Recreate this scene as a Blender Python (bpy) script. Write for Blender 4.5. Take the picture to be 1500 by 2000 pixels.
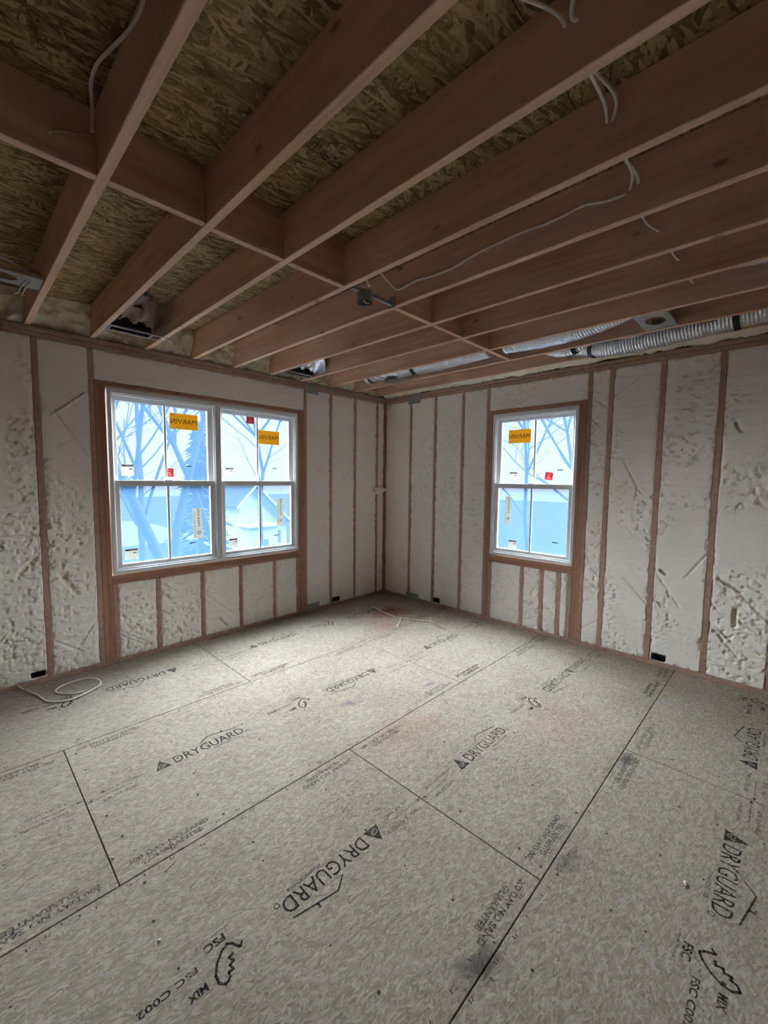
import bpy, bmesh, math, random
import numpy as np
from mathutils import Vector, Matrix

rnd = random.Random(7)
scene = bpy.context.scene
COL = scene.collection
for o in list(bpy.data.objects):
    bpy.data.objects.remove(o)

# ------------------------------------------------------------------ camera
F_PX = 822.8223
CAM = np.array([-4.32158, -4.16590, 1.63528])
YAW, PITCH, ROLL = 0.800967, -0.0780914, 0.0107126
_f = np.array([math.sin(YAW) * math.cos(PITCH), math.cos(YAW) * math.cos(PITCH), math.sin(PITCH)])
_r = np.array([math.cos(YAW), -math.sin(YAW), 0.0])
_u = np.cross(_r, _f)
_c, _s = math.cos(ROLL), math.sin(ROLL)
CR, CU, CF = _c * _r + _s * _u, -_s * _r + _c * _u, _f
cam = bpy.data.cameras.new('camera')
cam_o = bpy.data.objects.new('camera', cam)
COL.objects.link(cam_o)
cam.sensor_fit = 'VERTICAL'
cam.sensor_height = 36.0
cam.sensor_width = 27.0
cam.lens = F_PX / 2000 * 36.0
cam.clip_start = 0.05
cam.clip_end = 500
m = Matrix.Identity(4)
for i in range(3):
    m[i][0], m[i][1], m[i][2], m[i][3] = CR[i], CU[i], -CF[i], CAM[i]
cam_o.matrix_world = m
scene.camera = cam_o


def px(u, v, ax, val):
    """point where the ray through pixel (u, v) of the photo meets the plane axis = val"""
    d = (u - 750) / F_PX * CR - (v - 1000) / F_PX * CU + CF
    return CAM + d * ((val - CAM[ax]) / d[ax])


# ------------------------------------------------------------------ world, sun, exposure
world = bpy.data.worlds.new('world')
scene.world = world
world.use_nodes = True
wn = world.node_tree
wn.nodes.clear()
w_out = wn.nodes.new('ShaderNodeOutputWorld')
w_bg = wn.nodes.new('ShaderNodeBackground')
w_tc = wn.nodes.new('ShaderNodeTexCoord')
w_no = wn.nodes.new('ShaderNodeTexNoise')
w_no.inputs['Scale'].default_value = 3.2
w_no.inputs['Detail'].default_value = 5
w_ra = wn.nodes.new('ShaderNodeValToRGB')
w_ra.color_ramp.elements[0].position = 0.35
w_ra.color_ramp.elements[0].color = (0.90, 0.84, 0.88, 1)
w_ra.color_ramp.elements[1].position = 0.65
w_ra.color_ramp.elements[1].color = (1.0, 0.94, 0.91, 1)
wn.links.new(w_tc.outputs['Generated'], w_no.inputs['Vector'])
wn.links.new(w_no.outputs['Fac'], w_ra.inputs['Fac'])
wn.links.new(w_ra.outputs['Color'], w_bg.inputs['Color'])
wn.links.new(w_bg.outputs['Background'], w_out.inputs['Surface'])
w_bg.inputs['Strength'].default_value = 0.60

sun = bpy.data.lights.new('sun', 'SUN')          # hazy overcast daylight, very soft
sun.energy = 102.0
sun.angle = math.radians(150)
sun.color = (1.0, 0.97, 0.93)
sun_o = bpy.data.objects.new('sun', sun)
COL.objects.link(sun_o)
_d = Vector((-0.60, -0.64, -0.50))
sun_o.rotation_euler = _d.to_track_quat('-Z', 'Y').to_euler()
sun_o.location = (8, 8, 9)

vs = scene.view_settings
vs.view_transform = 'Standard'
vs.look = 'None'
vs.exposure = 0.47
vs.gamma = 1.0
vs.use_curve_mapping = False
cy = scene.cycles
cy.max_bounces = 9
cy.diffuse_bounces = 6
cy.glossy_bounces = 4
cy.transmission_bounces = 8
cy.transparent_max_bounces = 24
cy.use_denoising = True
cy.caustics_reflective = False
cy.caustics_refractive = False

# ------------------------------------------------------------------ numbers of the room (metres)
H = 2.752                 # top of the wall plates = underside of the joists
JD = 0.236                # joist depth
DECK = H + JD             # underside of the deck above
XW, YW = -5.75, -6.10     # the two walls behind the camera
JOISTS = [-3.86 + 0.4064 * k for k in range(-4, 10)]
def JX(k):
    return -3.86 + 0.4064 * k
LW = 0.038

# ------------------------------------------------------------------ numpy value noise
def _hash(ix, iy, seed):
    n = (ix.astype(np.int64) * 374761393 + iy.astype(np.int64) * 668265263 + seed * 1442695041) & 0x7fffffff
    n = ((n ^ (n >> 13)) * 1274126177) & 0x7fffffff
    n = n ^ (n >> 16)
    return (n & 0xffff) / 65535.0
def vnoise(x, y, seed=0):
    x = np.asarray(x, float); y = np.asarray(y, float)
    ix, iy = np.floor(x), np.floor(y)
    fx, fy = x - ix, y - iy
    fx = fx * fx * (3 - 2 * fx); fy = fy * fy * (3 - 2 * fy)
    a = _hash(ix, iy, seed); b = _hash(ix + 1, iy, seed)
    c = _hash(ix, iy + 1, seed); d = _hash(ix + 1, iy + 1, seed)
    return (a * (1 - fx) + b * fx) * (1 - fy) + (c * (1 - fx) + d * fx) * fy
def fbm(x, y, seed=0, oct=3):
    t = 0; amp = 0.5; tot = 0
    for k in range(oct):
        t = t + amp * vnoise(x * 2 ** k, y * 2 ** k, seed + 17 * k); tot += amp; amp *= 0.5
    return t / tot
def sstep(a, b, x):
    t = np.clip((x - a) / (b - a), 0, 1)
    return t * t * (3 - 2 * t)

# ------------------------------------------------------------------ material helpers
class NT:
    def __init__(self, name):
        self.m = bpy.data.materials.new(name)
        self.m.use_nodes = True
        self.t = self.m.node_tree
        self.t.nodes.clear()
        self.out = self.t.nodes.new('ShaderNodeOutputMaterial')
    def n(self, typ, ins=None, **props):
        nd = self.t.nodes.new('ShaderNode' + typ)
        for k, v in props.items():
            setattr(nd, k, v)
        for k, v in (ins or {}).items():
            self.set(nd.inputs[k], v)
        return nd
    def set(self, sock, v):
        if hasattr(v, 'is_output'):
            self.t.links.new(v, sock)
        else:
            sock.default_value = v
    def math(self, op, a, b=0.0, c=None, clamp=False):
        nd = self.t.nodes.new('ShaderNodeMath'); nd.operation = op; nd.use_clamp = clamp
        self.set(nd.inputs[0], a); self.set(nd.inputs[1], b)
        if c is not None: self.set(nd.inputs[2], c)
        return nd.outputs[0]
    def mix(self, f, a, b, mode='MIX'):
        nd = self.t.nodes.new('ShaderNodeMix'); nd.data_type = 'RGBA'; nd.blend_type = mode
        self.set(nd.inputs[0], f); self.set(nd.inputs[6], a); self.set(nd.inputs[7], b)
        return nd.outputs[2]
    def ramp(self, f, stops):
        nd = self.t.nodes.new('ShaderNodeValToRGB')
        e = nd.color_ramp.elements
        while len(e) < len(stops): e.new(0.5)
        for k, (p_, c_) in enumerate(stops):
            e[k].position = p_; e[k].color = (c_, c_, c_, 1) if isinstance(c_, float) else (*c_[:3], 1)
        self.set(nd.inputs[0], f)
        return nd.outputs['Color']
    def mapping(self, vec, scale=(1, 1, 1), rot=(0, 0, 0), loc=(0, 0, 0)):
        nd = self.n('Mapping', {'Vector': vec, 'Scale': scale, 'Rotation': rot, 'Location': loc})
        return nd.outputs[0]
    def noise(self, vec, scale, detail=3.0, rough=0.5):
        nd = self.n('TexNoise', {'Vector': vec, 'Scale': scale, 'Detail': detail, 'Roughness': rough})
        return nd.outputs['Fac']
    def bump(self, h, strength, dist=0.01):
        return self.n('Bump', {'Height': h, 'Strength': strength, 'Distance': dist}).outputs[0]
    def pbr(self, color, rough=0.7, metal=0.0, normal=None, spec=0.3):
        ins = {'Base Color': color, 'Roughness': rough, 'Metallic': metal, 'Specular IOR Level': spec}
        if normal is not None: ins['Normal'] = normal
        nd = self.n('BsdfPrincipled', ins)
        self.t.links.new(nd.outputs[0], self.out.inputs[0])
        return nd
def plain(name, col, rough=0.6, metal=0.0, var=0.12, scale=30.0, spec=0.3):
    q = NT(name)
    pos = q.n('NewGeometry').outputs['Position']
    no = q.noise(pos, scale, 4)
    c0 = tuple(x * (1 - var) for x in col); c1 = tuple(min(1, x * (1 + var)) for x in col)
    q.pbr(q.mix(no, (*c0, 1), (*c1, 1)), rough, metal, q.bump(no, 0.08, 0.004), spec)
    return q.m

def osb(name, cols, flake=(13.0, 70.0), warp=0.02, fine_s=95.0, grain=0.18, rough=0.85, stains=(), contrast=1.0):
    q = NT(name)
    pos = q.n('NewGeometry').outputs['Position']
    r = q.n('ObjectInfo').outputs['Random']
    off = q.math('MULTIPLY', r, 37.0)
    cmb = q.n('CombineXYZ', {0: off, 1: off, 2: 0.0}).outputs[0]
    p0 = q.n('VectorMath', {0: pos, 1: cmb}, operation='ADD').outputs[0]
    wob = q.n('TexNoise', {'Vector': p0, 'Scale': 9.0, 'Detail': 2.0}).outputs['Color']
    wv = q.n('VectorMath', {0: wob, 3: warp}, operation='SCALE').outputs[0]
    p1 = q.n('VectorMath', {0: p0, 1: wv}, operation='ADD').outputs[0]
    base = None
    for i, ang in enumerate((75, -48, 104, 38, -22, 12)):
        k = 1.0 + 0.22 * (i % 3)
        vec = q.mapping(q.mapping(p1, (1, 1, 1), (0, 0, math.radians(ang))), (flake[0] * k, flake[1] * k, 1), (0, 0, 0), (3.1 * i, 7.7 * i, 0))
        vo = q.n('TexVoronoi', {'Vector': vec, 'Scale': 1.0, 'Randomness': 1.0}, voronoi_dimensions='2D')
        sp = q.n('SeparateColor', {0: vo.outputs['Color']})
        val = sp.outputs[0]
        if base is None:
            base = val
        else:
            msk = q.math('GREATER_THAN', sp.outputs[1], 0.62)
            nd = q.n('Mix', {0: msk, 2: base, 3: val}, data_type='FLOAT')
            base = nd.outputs[0]
    fine = q.noise(p1, fine_s, 6, 0.75)
    big = q.noise(p0, 1.7, 3, 0.55)
    v = q.math('ADD', q.math('MULTIPLY', base, 0.55 * contrast), q.math('MULTIPLY', fine, 0.45 + 0.55 * (1 - contrast)))
    v = q.math('ADD', v, q.math('MULTIPLY', q.math('SUBTRACT', big, 0.5), 0.35))
    col = q.ramp(v, [(0.12, cols[0]), (0.36, cols[1]), (0.58, cols[2]), (0.85, cols[3])])
    # small dark chips
    ch = q.noise(q.mapping(p1, (45, 190, 1), (0, 0, 0.5)), 1.0, 3, 0.6)
    chm = q.ramp(ch, [(0.66, 0.0), (0.74, grain * 4 if grain * 4 < 1 else 1.0)])
    col = q.mix(chm, col, (*[x * 0.35 for x in cols[0]], 1))
    sl = q.noise(q.mapping(q.mapping(p1, (1, 1, 1), (0, 0, -0.9)), (16, 120, 1)), 1.0, 2, 0.5)
    col = q.mix(q.ramp(sl, [(0.70, 0.0), (0.76, 0.45)]), col, (*[min(1, x * 1.12) for x in cols[3]], 1))
    # stains with a shape of their own (chalk, dirt): (x, y, radius_x, radius_y, colour, strength)
    if stains:
        xyz = q.n('SeparateXYZ', {0: pos})
        nn = q.noise(pos, 14, 4, 0.65)
        for (sx, sy, rx, ry, sc, st) in stains:
            dx = q.math('DIVIDE', q.math('SUBTRACT', xyz.outputs[0], sx), rx)
            dy = q.math('DIVIDE', q.math('SUBTRACT', xyz.outputs[1], sy), ry)
            d = q.math('SQRT', q.math('ADD', q.math('MULTIPLY', dx, dx), q.math('MULTIPLY', dy, dy)))
            d = q.math('ADD', d, q.math('MULTIPLY', q.math('SUBTRACT', nn, 0.5), 2.6))
            mk_ = q.ramp(d, [(0.15, st), (1.0, 0.0)])
            col = q.mix(mk_, col, (*sc, 1), 'MULTIPLY')
    hgt = q.math('ADD', q.math('MULTIPLY', base, 0.5), fine)
    q.pbr(col, rough, 0, q.bump(hgt, 0.25, 0.003), 0.2)
    return q.m

def lumber(name, dark, light, smear=None, knots=0.5):
    q = NT(name)
    g = q.n('Attribute', attribute_name='grain').outputs['Vector']
    wob = q.noise(q.mapping(g, (1.3, 5, 5)), 1.0, 2)
    gv = q.n('VectorMath', {0: g, 1: q.n('CombineXYZ', {0: 0.0, 1: q.math('MULTIPLY', wob, 0.06), 2: q.math('MULTIPLY', wob, 0.05)}).outputs[0]}, operation='ADD').outputs[0]
    rings = q.noise(q.mapping(gv, (0.9, 26, 26)), 1.0, 3, 0.6)
    fine = q.noise(q.mapping(gv, (6, 210, 210)), 1.0, 3, 0.6)
    blot = q.noise(q.mapping(g, (1.6, 4, 4)), 1.0, 3, 0.5)
    r = q.n('ObjectInfo').outputs['Random']
    v = q.math('ADD', q.math('MULTIPLY', rings, 0.6), q.math('MULTIPLY', fine, 0.25))
    v = q.math('ADD', v, q.math('MULTIPLY', q.math('SUBTRACT', blot, 0.5), 0.5))
    v = q.math('ADD', v, q.math('MULTIPLY', q.math('SUBTRACT', r, 0.5), 0.22))
    mid = tuple((a + b) / 2 for a, b in zip(dark, light))
    col = q.ramp(v, [(0.18, dark), (0.42, mid), (0.68, light)])
    vo = q.n('TexVoronoi', {'Vector': q.mapping(g, (3.2, 6.0, 6.0)), 'Scale': 1.0}, voronoi_dimensions='3D')
    kd = q.ramp(vo.outputs['Distance'], [(0.05, knots), (0.105, 0.0)])
    col = q.mix(kd, col, (dark[0] * 0.45, dark[1] * 0.4, dark[2] * 0.4, 1))
    if smear:
        pos = q.n('NewGeometry').outputs['Position']
        sm = q.noise(pos, 22, 4, 0.6)
        col = q.mix(q.ramp(sm, [(0.35, 0.12), (0.75, smear[1])]), col, (*smear[0], 1))
    q.pbr(col, 0.72, 0, q.bump(q.math('ADD', rings, fine), 0.12, 0.003), 0.25)
    return q.m

def foam_mat(name, base, pit, bump=0.35, scale=90.0):
    q = NT(name)
    pos = q.n('NewGeometry').outputs['Position']
    a = q.n('Attribute', attribute_name='pit').outputs['Fac']
    n1 = q.noise(pos, scale, 4, 0.65)
    n2 = q.noise(pos, 5.0, 3, 0.5)
    c = q.mix(n2, (*[x * 0.93 for x in base], 1), (*[min(1, x * 1.06) for x in base], 1))
    n3 = q.noise(pos, 33.0, 3, 0.6)
    c = q.mix(q.ramp(n3, [(0.70, 0.0), (0.80, 0.25)]), c, (base[0] * 0.75, base[1] * 0.7, base[2] * 0.6, 1))
    c = q.mix(a, c, (*pit, 1))
    q.pbr(c, 0.9, 0, q.bump(n1, bump, 0.006), 0.15)
    return q.m

M = {}
M['floor_osb'] = osb('osb_floor', [(0.14, 0.105, 0.076), (0.275, 0.234, 0.187), (0.355, 0.314, 0.264), (0.49, 0.452, 0.395)],
    flake=(30.0, 125.0), warp=0.012, fine_s=150.0, contrast=0.74, stains=[
        (-3.15, -3.50, 0.12, 0.06, (0.22, 0.23, 0.27), 0.85), (-1.62, -3.56, 0.11, 0.05, (0.24, 0.25, 0.30), 0.85),
        (-2.55, -3.56, 0.10, 0.05, (0.35, 0.34, 0.40), 0.7),
        (-2.37, -1.93, 0.09, 0.05, (0.45, 0.45, 0.62), 0.8), (-1.72, -2.17, 0.06, 0.03, (0.45, 0.45, 0.75), 0.9),
        (-0.62, -0.72, 0.34, 0.26, (0.80, 0.42, 0.32), 0.95), (-0.52, -0.62, 0.12, 0.10, (0.75, 0.30, 0.24), 0.9),
        (-1.0, -1.0, 0.30, 0.22, (0.9, 0.66, 0.56), 0.7), (-2.3, -2.45, 0.35, 0.22, (0.95, 0.78, 0.70), 0.6),
        (-1.5, -3.1, 0.5, 0.3, (0.95, 0.84, 0.78), 0.6)])
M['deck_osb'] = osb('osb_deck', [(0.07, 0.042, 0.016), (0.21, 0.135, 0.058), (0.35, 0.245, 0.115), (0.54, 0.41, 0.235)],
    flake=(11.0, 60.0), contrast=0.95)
M['joist'] = lumber('joist_fir', (0.49, 0.268, 0.168), (0.80, 0.54, 0.39), knots=0.75)
M['stud'] = lumber('stud_fir', (0.25, 0.125, 0.075), (0.46, 0.27, 0.18), smear=((0.50, 0.40, 0.36), 0.65), knots=0.6)
M['frame_stud'] = lumber('rough_opening_fir', (0.24, 0.105, 0.055), (0.47, 0.24, 0.14), smear=((0.48, 0.36, 0.29), 0.3), knots=0.8)
M['foam'] = foam_mat('spray_foam_shaved', (0.88, 0.845, 0.785), (0.76, 0.67, 0.48))
M['foam_raw'] = foam_mat('spray_foam_raw', (0.78, 0.73, 0.59), (0.60, 0.48, 0.29), 0.6, 55.0)
M['white'] = plain('white_vinyl', (0.74, 0.76, 0.77), 0.4, var=0.03)
M['steel'] = plain('galvanised_steel', (0.50, 0.51, 0.53), 0.42, 0.85, 0.18, 60)
M['dull_steel'] = plain('dull_steel_plate', (0.34, 0.35, 0.36), 0.55, 0.6, 0.25, 90)
M['black'] = plain('black_plastic', (0.018, 0.018, 0.02), 0.5)
M['cable'] = plain('cable_sheath', (0.78, 0.75, 0.68), 0.55, var=0.06)
M['cable_tan'] = plain('tan_cable', (0.50, 0.36, 0.25), 0.6)
M['string'] = plain('nylon_string', (0.72, 0.66, 0.60), 0.8, var=0.2, scale=200)
M['kraft'] = plain('brown_insulated_boot', (0.20, 0.13, 0.10), 0.6, 0.1, 0.3, 40)
M['sheath'] = plain('sheathing_board', (0.40, 0.32, 0.22), 0.9)
M['brown_board'] = plain('brown_board', (0.08, 0.06, 0.045), 0.9)
M['dark'] = plain('dark_void', (0.03, 0.025, 0.02), 0.9)
def sticker_mat(name, col, back):
    q = NT(name)
    pos = q.n('NewGeometry').outputs['Position']
    no = q.noise(pos, 25.0, 3)
    c = q.mix(no, (*[x * 0.94 for x in col], 1), (*[min(1, x * 1.05) for x in col], 1))
    d = q.n('BsdfDiffuse', {'Color': c}); t = q.n('BsdfTranslucent', {'Color': c})
    mx = q.n('MixShader', {0: back, 1: d.outputs[0], 2: t.outputs[0]})
    q.t.links.new(mx.outputs[0], q.out.inputs[0])
    return q.m
M['yellow'] = sticker_mat('yellow_sticker', (0.80, 0.545, 0.05), 0.15)
M['red'] = sticker_mat('red_sticker', (0.75, 0.03, 0.05), 0.10)
M['paper'] = sticker_mat('white_sticker', (0.80, 0.80, 0.75), 0.20)
M['print'] = plain('black_print', (0.03, 0.03, 0.035), 0.7)
M['pale_print'] = plain('pale_print', (0.75, 0.35, 0.35), 0.7)
M['grey_print'] = plain('grey_print', (0.30, 0.31, 0.30), 0.7)
M['ground'] = plain('winter_lawn', (0.009, 0.0095, 0.0095), 0.95, var=0.3, scale=0.6, spec=0.0)
M['road'] = plain('pale_road', (0.026, 0.028, 0.030), 0.9, var=0.1, scale=1.0, spec=0.0)
M['bark'] = plain('grey_bark', (0.016, 0.015, 0.015), 0.95, var=0.35, scale=8.0, spec=0.0)
M['needles'] = plain('conifer_needles', (0.012, 0.018, 0.012), 0.9, var=0.4, scale=3.0, spec=0.0)
M['siding'] = plain('white_siding', (0.26, 0.26, 0.26), 0.7, var=0.04, scale=2.0, spec=0.0)
M['roof'] = plain('grey_shingle', (0.015, 0.016, 0.018), 0.9, var=0.2, scale=6.0, spec=0.0)
M['house_window'] = plain('dark_house_window', (0.05, 0.06, 0.08), 0.2)

q = NT('ink_on_osb')                              # worn stamp ink
pos = q.n('NewGeometry').outputs['Position']
wear = q.ramp(q.noise(q.mapping(pos, (70, 150, 1), (0, 0, 0.4)), 1.0, 4, 0.7), [(0.50, 1.0), (0.68, 0.25)])
big = q.ramp(q.noise(pos, 2.6, 2), [(0.3, 0.55), (0.6, 1.0)])
d = q.n('BsdfDiffuse', {'Color': (0.028, 0.029, 0.035, 1)})
t = q.n('BsdfTransparent')
mx = q.n('MixShader', {0: q.math('MULTIPLY', wear, big), 1: t.outputs[0], 2: d.outputs[0]})
q.t.links.new(mx.outputs[0], q.out.inputs[0])
M['ink'] = q.m
q = NT('faint_ink_on_osb')
pos = q.n('NewGeometry').outputs['Position']
wear = q.ramp(q.noise(q.mapping(pos, (60, 120, 1), (0, 0, 0.4)), 1.0, 4, 0.7), [(0.42, 0.72), (0.66, 0.05)])
d = q.n('BsdfDiffuse', {'Color': (0.035, 0.037, 0.045, 1)})
t = q.n('BsdfTransparent')
mx = q.n('MixShader', {0: wear, 1: t.outputs[0], 2: d.outputs[0]})
q.t.links.new(mx.outputs[0], q.out.inputs[0])
M['faint_ink'] = q.m

q = NT('window_glass')
t = q.n('BsdfTransparent', {'Color': (0.97, 0.985, 0.98, 1)})
g = q.n('BsdfGlossy', {'Color': (1, 1, 1, 1), 'Roughness': 0.02})
fr = q.n('Fresnel', {'IOR': 1.25})
mx = q.n('MixShader', {0: fr.outputs[0], 1: t.outputs[0], 2: g.outputs[0]})
q.t.links.new(mx.outputs[0], q.out.inputs[0])
M['glass'] = q.m

def film_mat(name, clear, veil, f0):                # milky blue peel-off film on the glass
    q = NT(name)
    pos = q.n('NewGeometry').outputs['Position']
    n1 = q.noise(q.mapping(pos, (2.0, 2.0, 5.0)), 1.0, 4, 0.6)
    n2 = q.noise(q.mapping(pos, (3.0, 3.0, 26.0), (0.25, 0.2, 0)), 1.0, 3, 0.6)
    t = q.n('BsdfTransparent', {'Color': (*clear, 1)})
    s = q.n('BsdfTranslucent', {'Color': (*veil, 1)})
    fac = q.math('ADD', f0, q.math('MULTIPLY', q.math('SUBTRACT', n1, 0.5), 0.03))
    fac = q.math('ADD', fac, q.ramp(n2, [(0.62, 0.0), (0.75, 0.012)]))
    mx = q.n('MixShader', {0: fac, 1: t.outputs[0], 2: s.outputs[0]})
    q.t.links.new(mx.outputs[0], q.out.inputs[0])
    return q.m
M['film'] = film_mat('blue_protective_film', (0.93, 0.97, 1.0), (0.125, 0.31, 0.65), 0.088)
M['film_dense'] = film_mat('dense_blue_protective_film', (0.66, 0.76, 0.86), (0.105, 0.265, 0.56), 0.115)

q = NT('silver_foil')
pos = q.n('NewGeometry').outputs['Position']
n1 = q.noise(q.mapping(pos, (60, 25, 60)), 1.0, 3, 0.6)
q.pbr(q.mix(n1, (0.55, 0.56, 0.58, 1), (0.85, 0.87, 0.90, 1)), 0.32, 0.8, q.bump(n1, 0.6, 0.01), 0.5)
M['foil'] = q.m
q = NT('porch_light')
e = q.n('Emission', {'Color': (1.0, 0.55, 0.2, 1), 'Strength': 14.0})
q.t.links.new(e.outputs[0], q.out.inputs[0])
M['lamp'] = q.m

# ------------------------------------------------------------------ object helpers
ORG = {}
def empty(name, loc, parent=None):
    o = bpy.data.objects.new(name, None)
    o.empty_display_size = 0.1
    COL.objects.link(o)
    loc = Vector(loc)
    if parent is not None:
        o.parent = parent
        o.location = loc - ORG[parent]
    else:
        o.location = loc
    ORG[o] = loc
    return o
def mk(name, verts, faces, mat, parent=None, grain=None, pit=None, smooth=False):
    V = np.asarray(verts, float).reshape(-1, 3)
    lo, hi = V.min(0), V.max(0)
    org = Vector(((lo[0] + hi[0]) / 2, (lo[1] + hi[1]) / 2, lo[2]))
    me = bpy.data.meshes.new(name)
    me.from_pydata((V - np.array(org)).tolist(), [], faces)
    me.materials.append(M[mat] if isinstance(mat, str) else mat)
    if grain is not None:
        a = me.attributes.new('grain', 'FLOAT_VECTOR', 'POINT')
        a.data.foreach_set('vector', np.asarray(grain, np.float32).ravel())
    if pit is not None:
        a = me.attributes.new('pit', 'FLOAT', 'POINT')
        a.data.foreach_set('value', np.asarray(pit, np.float32).ravel())
    if smooth:
        me.polygons.foreach_set('use_smooth', [True] * len(me.polygons))
    me.update()
    o = bpy.data.objects.new(name, me)
    COL.objects.link(o)
    if parent is not None:
        o.parent = parent
        o.location = org - ORG[parent]
    else:
        o.location = org
    ORG[o] = org
    return o
def tag(o, label=None, cat=None, group=None, kind=None):
    if label: o['label'] = label
    if cat: o['category'] = cat
    if group: o['group'] = group
    if kind: o['kind'] = kind
    return o
ident = lambda P: np.asarray(P, float)
def TL(P):                      # wall-left frame: (along, outwards, up)
    return np.asarray(P, float)
def TR(P):                      # wall-right frame: along = -y, outwards = +x
    P = np.asarray(P, float)
    return np.stack([P[:, 1], -P[:, 0], P[:, 2]], 1)
BOXF = [(0, 3, 2, 1), (4, 5, 6, 7), (0, 1, 5, 4), (1, 2, 6, 5), (2, 3, 7, 6), (3, 0, 4, 7)]
def boxv(a, b):
    (x0, y0, z0), (x1, y1, z1) = a, b
    x0, x1 = min(x0, x1), max(x0, x1); y0, y1 = min(y0, y1), max(y0, y1); z0, z1 = min(z0, z1), max(z0, z1)
    return [(x0, y0, z0), (x1, y0, z0), (x1, y1, z0), (x0, y1, z0), (x0, y0, z1), (x1, y0, z1), (x1, y1, z1), (x0, y1, z1)]
def bevbox(a, b, bev):
    bm = bmesh.new()
    vs_ = [bm.verts.new(p_) for p_ in boxv(a, b)]
    for f in BOXF: bm.faces.new([vs_[i] for i in f])
    if bev > 0:
        bmesh.ops.bevel(bm, geom=bm.edges[:], offset=bev, segments=1, affect='EDGES')
    bm.verts.index_update()
    V = np.array([v.co[:] for v in bm.verts]); Fc = [[v.index for v in f.verts] for f in bm.faces]
    bm.free()
    return V, Fc
class MB:                       # collects shapes of ONE piece
    def __init__(self): self.v = []; self.f = []
    def add(self, V, Fc):
        n = sum(len(x) for x in self.v)
        self.v.append(np.asarray(V, float).reshape(-1, 3)); self.f += [[i + n for i in f] for f in Fc]
        return self
    def box(self, a, b, bev=0.0, T=ident):
        V, Fc = bevbox(a, b, bev)
        return self.add(T(V), Fc)
    def build(self, name, mat, parent=None, smooth=False):
        return mk(name, np.concatenate(self.v), self.f, mat, parent, smooth=smooth)
def board(name, parent, a, b, axis, mat='stud', T=ident, bev=0.0025):
    V, Fc = bevbox(a, b, bev)
    order = {0: (0, 1, 2), 1: (1, 0, 2), 2: (2, 0, 1)}[axis]
    g = V[:, order] + np.array([rnd.uniform(0, 40), rnd.uniform(0, 9), rnd.uniform(0, 9)])
    return mk(name, T(V), Fc, mat, parent, grain=g)

def catmull(P, n):
    P = [np.asarray(p_, float) for p_ in P]
    P = [2 * P[0] - P[1]] + P + [2 * P[-1] - P[-2]]
    out = []
    for i in range(1, len(P) - 2):
        for k in range(n):
            t = k / n
            a, b, c, d = P[i - 1:i + 3]
            out.append(0.5 * ((2 * b) + (c - a) * t + (2 * a - 5 * b + 4 * c - d) * t * t + (3 * b - a - 3 * c + d) * t ** 3))
    out.append(P[-2])
    return np.array(out)
def tube(path, rad, sides=8, flat=1.0, cap=True, wob=None):
    P = np.asarray(path, float)
    n = len(P)
    Tn = np.gradient(P, axis=0)
    Tn /= np.linalg.norm(Tn, axis=1)[:, None] + 1e-9
    up = np.array([0, 0, 1.0]) if abs(Tn[0][2]) < 0.9 else np.array([1.0, 0, 0])
    V = []
    A = np.cross(Tn[0], up); A /= np.linalg.norm(A)
    for i in range(n):
        A = A - Tn[i] * (A @ Tn[i]); A /= np.linalg.norm(A) + 1e-9
        B = np.cross(Tn[i], A)
        r = rad(i / (n - 1)) if callable(rad) else rad
        for k in range(sides):
            an = 2 * math.pi * k / sides
            rr = r * (1 + (wob(i, k) if wob else 0))
            V.append(P[i] + A * math.cos(an) * rr + B * math.sin(an) * rr * flat)
    Fc = []
    for i in range(n - 1):
        for k in range(sides):
            k2 = (k + 1) % sides
            Fc.append([i * sides + k, i * sides + k2, (i + 1) * sides + k2, (i + 1) * sides + k])
    if cap:
        Fc.append(list(range(sides))[::-1]); Fc.append([(n - 1) * sides + k for k in range(sides)])
    return np.array(V), Fc

_txt = {}
def text2d(s, bold=0.0):
    if (s, bold) not in _txt:
        cu = bpy.data.curves.new('lettering', 'FONT')
        cu.body = s; cu.size = 1.0; cu.resolution_u = 3; cu.offset = bold
        o = bpy.data.objects.new('lettering', cu)
        COL.objects.link(o)
        dg = bpy.context.evaluated_depsgraph_get()
        me = bpy.data.meshes.new_from_object(o.evaluated_get(dg))
        V = np.array([v.co[:] for v in me.vertices])
        Fc = [list(p_.vertices) for p_ in me.polygons]
        bpy.data.objects.remove(o); bpy.data.meshes.remove(me); bpy.data.curves.remove(cu)
        V -= np.array([V[:, 0].min(), V[:, 1].min(), 0])
        _txt[(s, bold)] = (V, Fc)
    return _txt[(s, bold)]
def fit_text(s, x0, x1, y0, y1, shear=0.0, zz=0.0, bold=0.0):
    V, Fc = text2d(s, bold)
    w, h = V[:, 0].max(), V[:, 1].max()
    Q = np.zeros_like(V)
    Q[:, 0] = x0 + V[:, 0] / w * (x1 - x0) + shear * V[:, 1] / h * (y1 - y0)
    Q[:, 1] = y0 + V[:, 1] / h * (y1 - y0)
    Q[:, 2] = zz
    return Q, Fc
def stroke(pts, w, zz=0.0):
    """flat polyline as quads"""
    V = []; Fc = []
    pts = [np.array(p_, float) for p_ in pts]
    for a, b in zip(pts[:-1], pts[1:]):
        d = (b - a) / (np.linalg.norm(b - a) + 1e-9); n_ = np.array([-d[1], d[0]]) * w / 2
        k = len(V)
        for q_ in (a - n_ - d * w * .3, b - n_ + d * w * .3, b + n_ + d * w * .3, a + n_ - d * w * .3): V.append((q_[0], q_[1], zz))
        Fc.append([k, k + 1, k + 2, k + 3])
    return np.array(V), Fc
def quad(x0, x1, y0, y1, zz=0.0):
    return np.array([(x0, y0, zz), (x1, y0, zz), (x1, y1, zz), (x0, y1, zz)]), [[0, 1, 2, 3]]

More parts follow.
